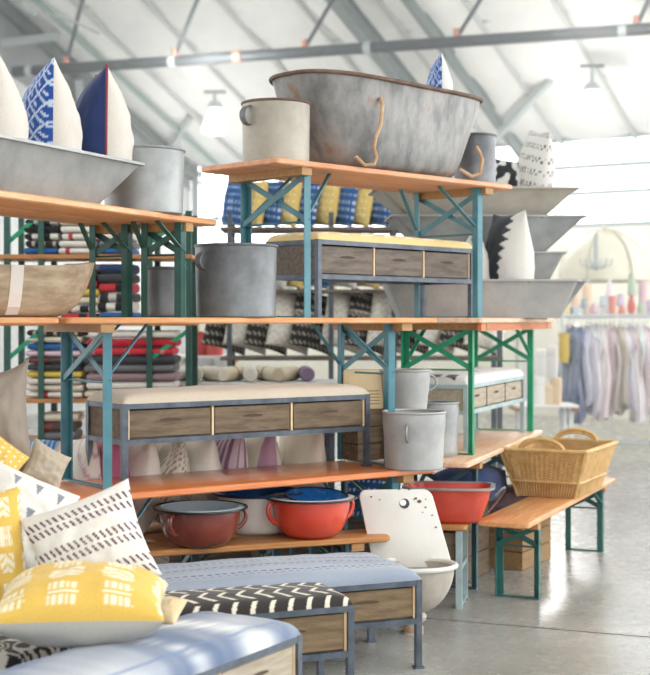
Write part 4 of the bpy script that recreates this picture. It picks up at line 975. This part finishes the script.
# ------------------------------------------------------------------ far shop displays
PAST = {}
def pm(c_): 
    if c_ not in PAST: PAST[c_] = mat('shop colour '+c_[1:], c_, rough=.6)
    return PAST[c_]
def vase(lab, px, Y, z, r, h, c_, kind=0, cat='vase', name='vase'):
    b = MB()
    pr = [[(.001, 0), (r*.6, 0), (r, h*.4), (r*.7, h*.75), (r*.4, h*.9), (r*.5, h), (r*.4, h), (.001, h*.5)], [(.001, 0), (r*.8, 0), (r*.9, h*.5), (r, h), (r*.9, h), (r*.8, h*.1), (.001, h*.1)], [(.001, 0), (r*.3, 0), (r*.25, h*.45), (r, h*.5), (r*.6, h), (.001, h)]][kind]
    b.lathe(pr, 20); single(b, name, pm(c_), lab, cat, (X(px, Y), Y, z), group='shop wares on the far tables', smooth=True)
def boxy(lab, px, Y, z, w_, d, h, c_, cat='box', name='gift_box'):
    b = MB(); b.box((0, 0, h/2), (w_, d, h)); b.box((0, 0, h*.82), (w_*1.04, d*1.04, h*.3)); single(b, name, pm(c_), lab, cat, (X(px, Y), Y, z), group='shop wares on the far tables', bevel=.01, rz=random.uniform(-.3, .3))
DY = 17.8
trestle('display_table', 'far white display table crowded with pastel wares', 'table', X(600, DY), DY+.3, 0, 1.62, 0, 2.4, .9, 1.0, .7, WHITEP, WHITEP, br=0)
trestle('display_table', 'far grey display table left of the clothes rail', 'table', X(545, 15.2), 15.3, 0, .62, 0, .7, .6, .28, .4, WHITEP, WHITEP, br=0)
PALS = [('pearl', '#e9dfe0'), ('rose', '#d9b9c1'), ('mint', '#cfdfd8'), ('coral', '#dd8f80'), ('sand', '#e6dcc9'), ('ice blue', '#bccbd4'), ('peach', '#e7c9ae'), ('sage', '#b0c2ae'), ('butter', '#eadba6'), ('slate', '#92a8b1'), ('crimson', '#cf5f58'), ('lilac', '#c9bdd3')]
KINDS_ = [('round vase', 0, 'vase'), ('wide pot', 1, 'pot'), ('footed lamp', 2, 'lamp'), ('gift box', 3, 'box')]
rnd = random.Random(5); combos = [(p, k) for k in KINDS_ for p in PALS]; rnd.shuffle(combos)
def wares(px0, px1, Y, z, n, where, sc=1.0):
    for i in range(n):
        (nm, c_), (kn, kd, ct_) = combos.pop(); px = px0+(px1-px0)*(i+.5)/n; h = rnd.uniform(.15, .34)*sc; r = (px1-px0)/n/F*Y*.42
        lab = '%s %s %s' % (nm, kn, where)
        if kd == 3: boxy(lab, px, Y, z, r*1.9, .14, h*.7, c_)
        else: vase(lab, px, Y, z, r, h*(1.3 if kd == 2 else 1), c_, kd, ct_, {'vase': 'vase', 'pot': 'pot', 'lamp': 'table_lamp'}[ct_])
wares(532, 655, DY-.05, 1.62, 13, 'in the front row of the far table')
wares(536, 660, DY+.35, 1.62, 11, 'in the rear row of the far table', 1.5)
trestle('display_table', 'long far table of pastel wares behind the pillow rack', 'table', X(285, 14), 14.1, 0, 1.70, 0, 1.5, .5, .6, .4, WHITEP, WHITEP, br=0)
wares(222, 348, 14.0, 1.70, 12, 'on the far table behind the pillow rack', 1.1)
for i, (px, z, c_, nm, h) in enumerate(((538, .62, '#efece6', 'white', .32), (548, .62, '#ecd9b5', 'butter yellow', .22), (556, .62, '#e5c9a8', 'apricot', .3), (541, .94, '#f0eeea', 'ivory', .3), (552, .92, '#e8e4e0', 'chalk', .36))):
    boxy('%s storage box stacked on the far grey table' % nm, px, 15.2, z, .11, .2, h, c_)
b = MB(); b.lathe([(.05, 0), (.07, .1), (.06, .3), (.075, .36)], 16); single(b, 'hanging_bag', pm('#d8b84e'), 'mustard yellow bag hanging left of the clothes rail', 'bag', (X(564, 16.4), 16.4, 1.05), smooth=True)
# sheer canopy with a chandelier under it
CANV = mat('cream canopy net', '#dcd9c4', '#e5e2d0', 5, .8)
t = thing('bed_canopy', 'arched cream canopy spread above the far display table', 'canopy', (X(604, 19), 19, 2.12))
b = MB(); rings = []
for s in range(9):
    f = s/8; rr_ = .62*math.sqrt(max(0.0004, 1-f*f))*1.0; rings.append([((rr_*(1+.03*math.cos(k*4)))*math.cos(6.28318*k/32)*1.0, rr_*.7*math.sin(6.28318*k/32), .72*f) for k in range(32)])
b.loft(rings, False, True); b.build('net', CANV, t, smooth=True, angle=80)
b = MB(); b.tube([(.63*math.cos(6.28318*k/40), .45*math.sin(6.28318*k/40), 0) for k in range(40)], .02, 6, closed=True)
b.build('hoop', pm('#b9b7a4'), t, smooth=True)
for k in range(6):
    a = 6.28318*k/6; b = MB(); b.tube([(.63*math.cos(a)*math.cos(u*1.57), .45*math.sin(a)*math.cos(u*1.57), .73*math.sin(u*1.57)) for u in [i/8 for i in range(9)]], .014, 6); b.build('rib', pm('#b9b7a4'), t, smooth=True)
b = MB(); b.tube([(0, 0, .72), (0, 0, .9)], .015, 6); b.build('finial', pm('#b9b7a4'), t)
t = thing('chandelier', 'small grey chandelier hanging before the cream canopy', 'chandelier', (X(596, 18.3), 18.3, 2.3), 0)
b = MB(); b.tube([(0, 0, .0), (0, 0, .45)], .03, 8); b.lathe([(.02, -.06), (.07, 0), (.03, .08)], 12); b.build('stem', pm('#a7b0ae'), t, smooth=True)
for k in range(6):
    a = 6.28318*k/6; d = Vector((math.cos(a), math.sin(a), 0))
    b = MB(); b.tube([Vector((0, 0, .02)), d*.1+Vector((0, 0, -.03)), d*.2+Vector((0, 0, .02)), d*.22+Vector((0, 0, .1))], .012, 6); b.build('arm', pm('#a7b0ae'), t, smooth=True)
# things glimpsed left of the middle: red ware and white cans on a far table
trestle('display_table', 'far table of red ware seen past the blanket stacks', 'table', X(205, 12.6), 12.7, 0, 1.24, 0, .6, .5, .22, .4, WHITEP, WHITEP, br=0)
vase('red enamel jug on the far middle table', 200, 12.6, 1.24, .09, .22, '#c2453f', 0, 'jug', 'jug'); vase('crimson pot on the far middle table', 214, 12.6, 1.24, .1, .2, '#c8544c', 1, 'pot', 'pot'); vase('yellow flower pot on the far middle table', 193, 12.6, 1.24, .06, .25, '#c9a94e', 1, 'pot', 'pot')
vase('tall grey can standing below the red ware', 205, 12.3, 1.0, .1, .22, '#c9c7c6', 1, 'can', 'can'); vase('pale grey can beside the tall grey can', 221, 12.3, 1.0, .09, .24, '#d5d4d3', 1, 'can', 'can')
trestle('display_table', 'low far table carrying two grey cans', 'table', X(212, 12.3), 12.3, 0, 1.0, 0, .5, .3, .18, .22, WHITEP, WHITEP, br=0)

# boxes and textiles stowed under the tables
def plank_box(label, px, Y, z, rz, w_, d, h, m, n=3, cat='crate'):
    t = thing('plank_crate', label, cat, (X(px, Y), Y, z), R(rz), 'crates stowed under the tables')
    for k in range(n):
        hh = h/n
        for sy in (-1, 1):
            b = MB(); b.box((0, sy*(d/2-.007), hh*(k+.5)), (w_, .014, hh-.006)); b.build('board', m, t)
        for sx in (-1, 1):
            b = MB(); b.box((sx*(w_/2-.007), 0, hh*(k+.5)), (.014, d-.03, hh-.006)); b.build('board', m, t)
    b = MB(); b.box((0, 0, .008), (w_-.03, d-.03, .012)); b.build('crate_bottom', m, t)
BOXB = mat('brown board', '#8a6a48', '#a08058', 5, .8, stretch=(1, 8, 8), bump=.2)
plank_box('brown plank crate on the floor behind the basket bench', 515, 8.75, 0, 60, .5, .3, .34, BOXB)
plank_box('dark plank crate on the floor under the right end of the orange table', 385, 8.2, 0, 10, .6, .35, .5, CRATED)
plank_box('dark plank crate on the floor behind the white basin', 300, 8.3, 0, 25, .7, .35, .48, CRATED)
plank_box('dark plank crate on the floor left of the hidden crates', 215, 8.2, 0, 25, .7, .35, .48, CRATED)
plank_box('grey plank crate on the floor under the zinc bins', 445, 8.3, 0, 65, .5, .4, .45, CRATE)
b = MB(); b.loft([rr(.5, .34, 0, .1), rr(.56, .38, .05, .12), rr(.54, .36, .16, .12), rr(.3, .2, .2, .08)]); single(b, 'folded_quilt', BLM['navy'], 'dark blue folded quilt on the grey crate under the pale table', 'quilt', (X(470, 8.5), 8.5, .452), R(65), smooth=True, angle=80)
b = MB(); b.loft([rr(.3, .3, 0, .1), rr(.34, .34, .05, .12), rr(.32, .32, .12, .12), rr(.2, .2, .15, .08)]); single(b, 'folded_quilt', BLM['mauve'], 'mauve folded cloth on the brown crate behind the basket bench', 'quilt', (X(513, 8.75), 8.75, .342), R(60), smooth=True, angle=80)

# thin scatter volume added over the far hall to imitate lens flare
hz = bpy.data.materials.new('hall haze'); hz.use_nodes = True; ht = hz.node_tree; ht.nodes.clear()
ho = ht.nodes.new('ShaderNodeOutputMaterial'); hv = ht.nodes.new('ShaderNodeVolumeScatter'); hv.inputs['Density'].default_value = .03; hv.inputs['Anisotropy'].default_value = .3
ht.links.new(hv.outputs[0], ho.inputs['Volume'])
b = MB(); c8 = []
for t_ in (.4, 12.2):
    for a_ in (.25, 16.5):
        p = roof(a_, t_, -.5); c8 += [Vector((p.x, p.y, .03)), p]
b.add(c8, [(0, 1, 3, 2), (4, 6, 7, 5), (0, 4, 5, 1), (2, 3, 7, 6), (1, 5, 7, 3), (0, 2, 6, 4)]); o = b.build('flare_veil', hz); tag(o, 'thin bright veil volume added for lens flare in the far hall', 'flare_veil', kind='stuff')
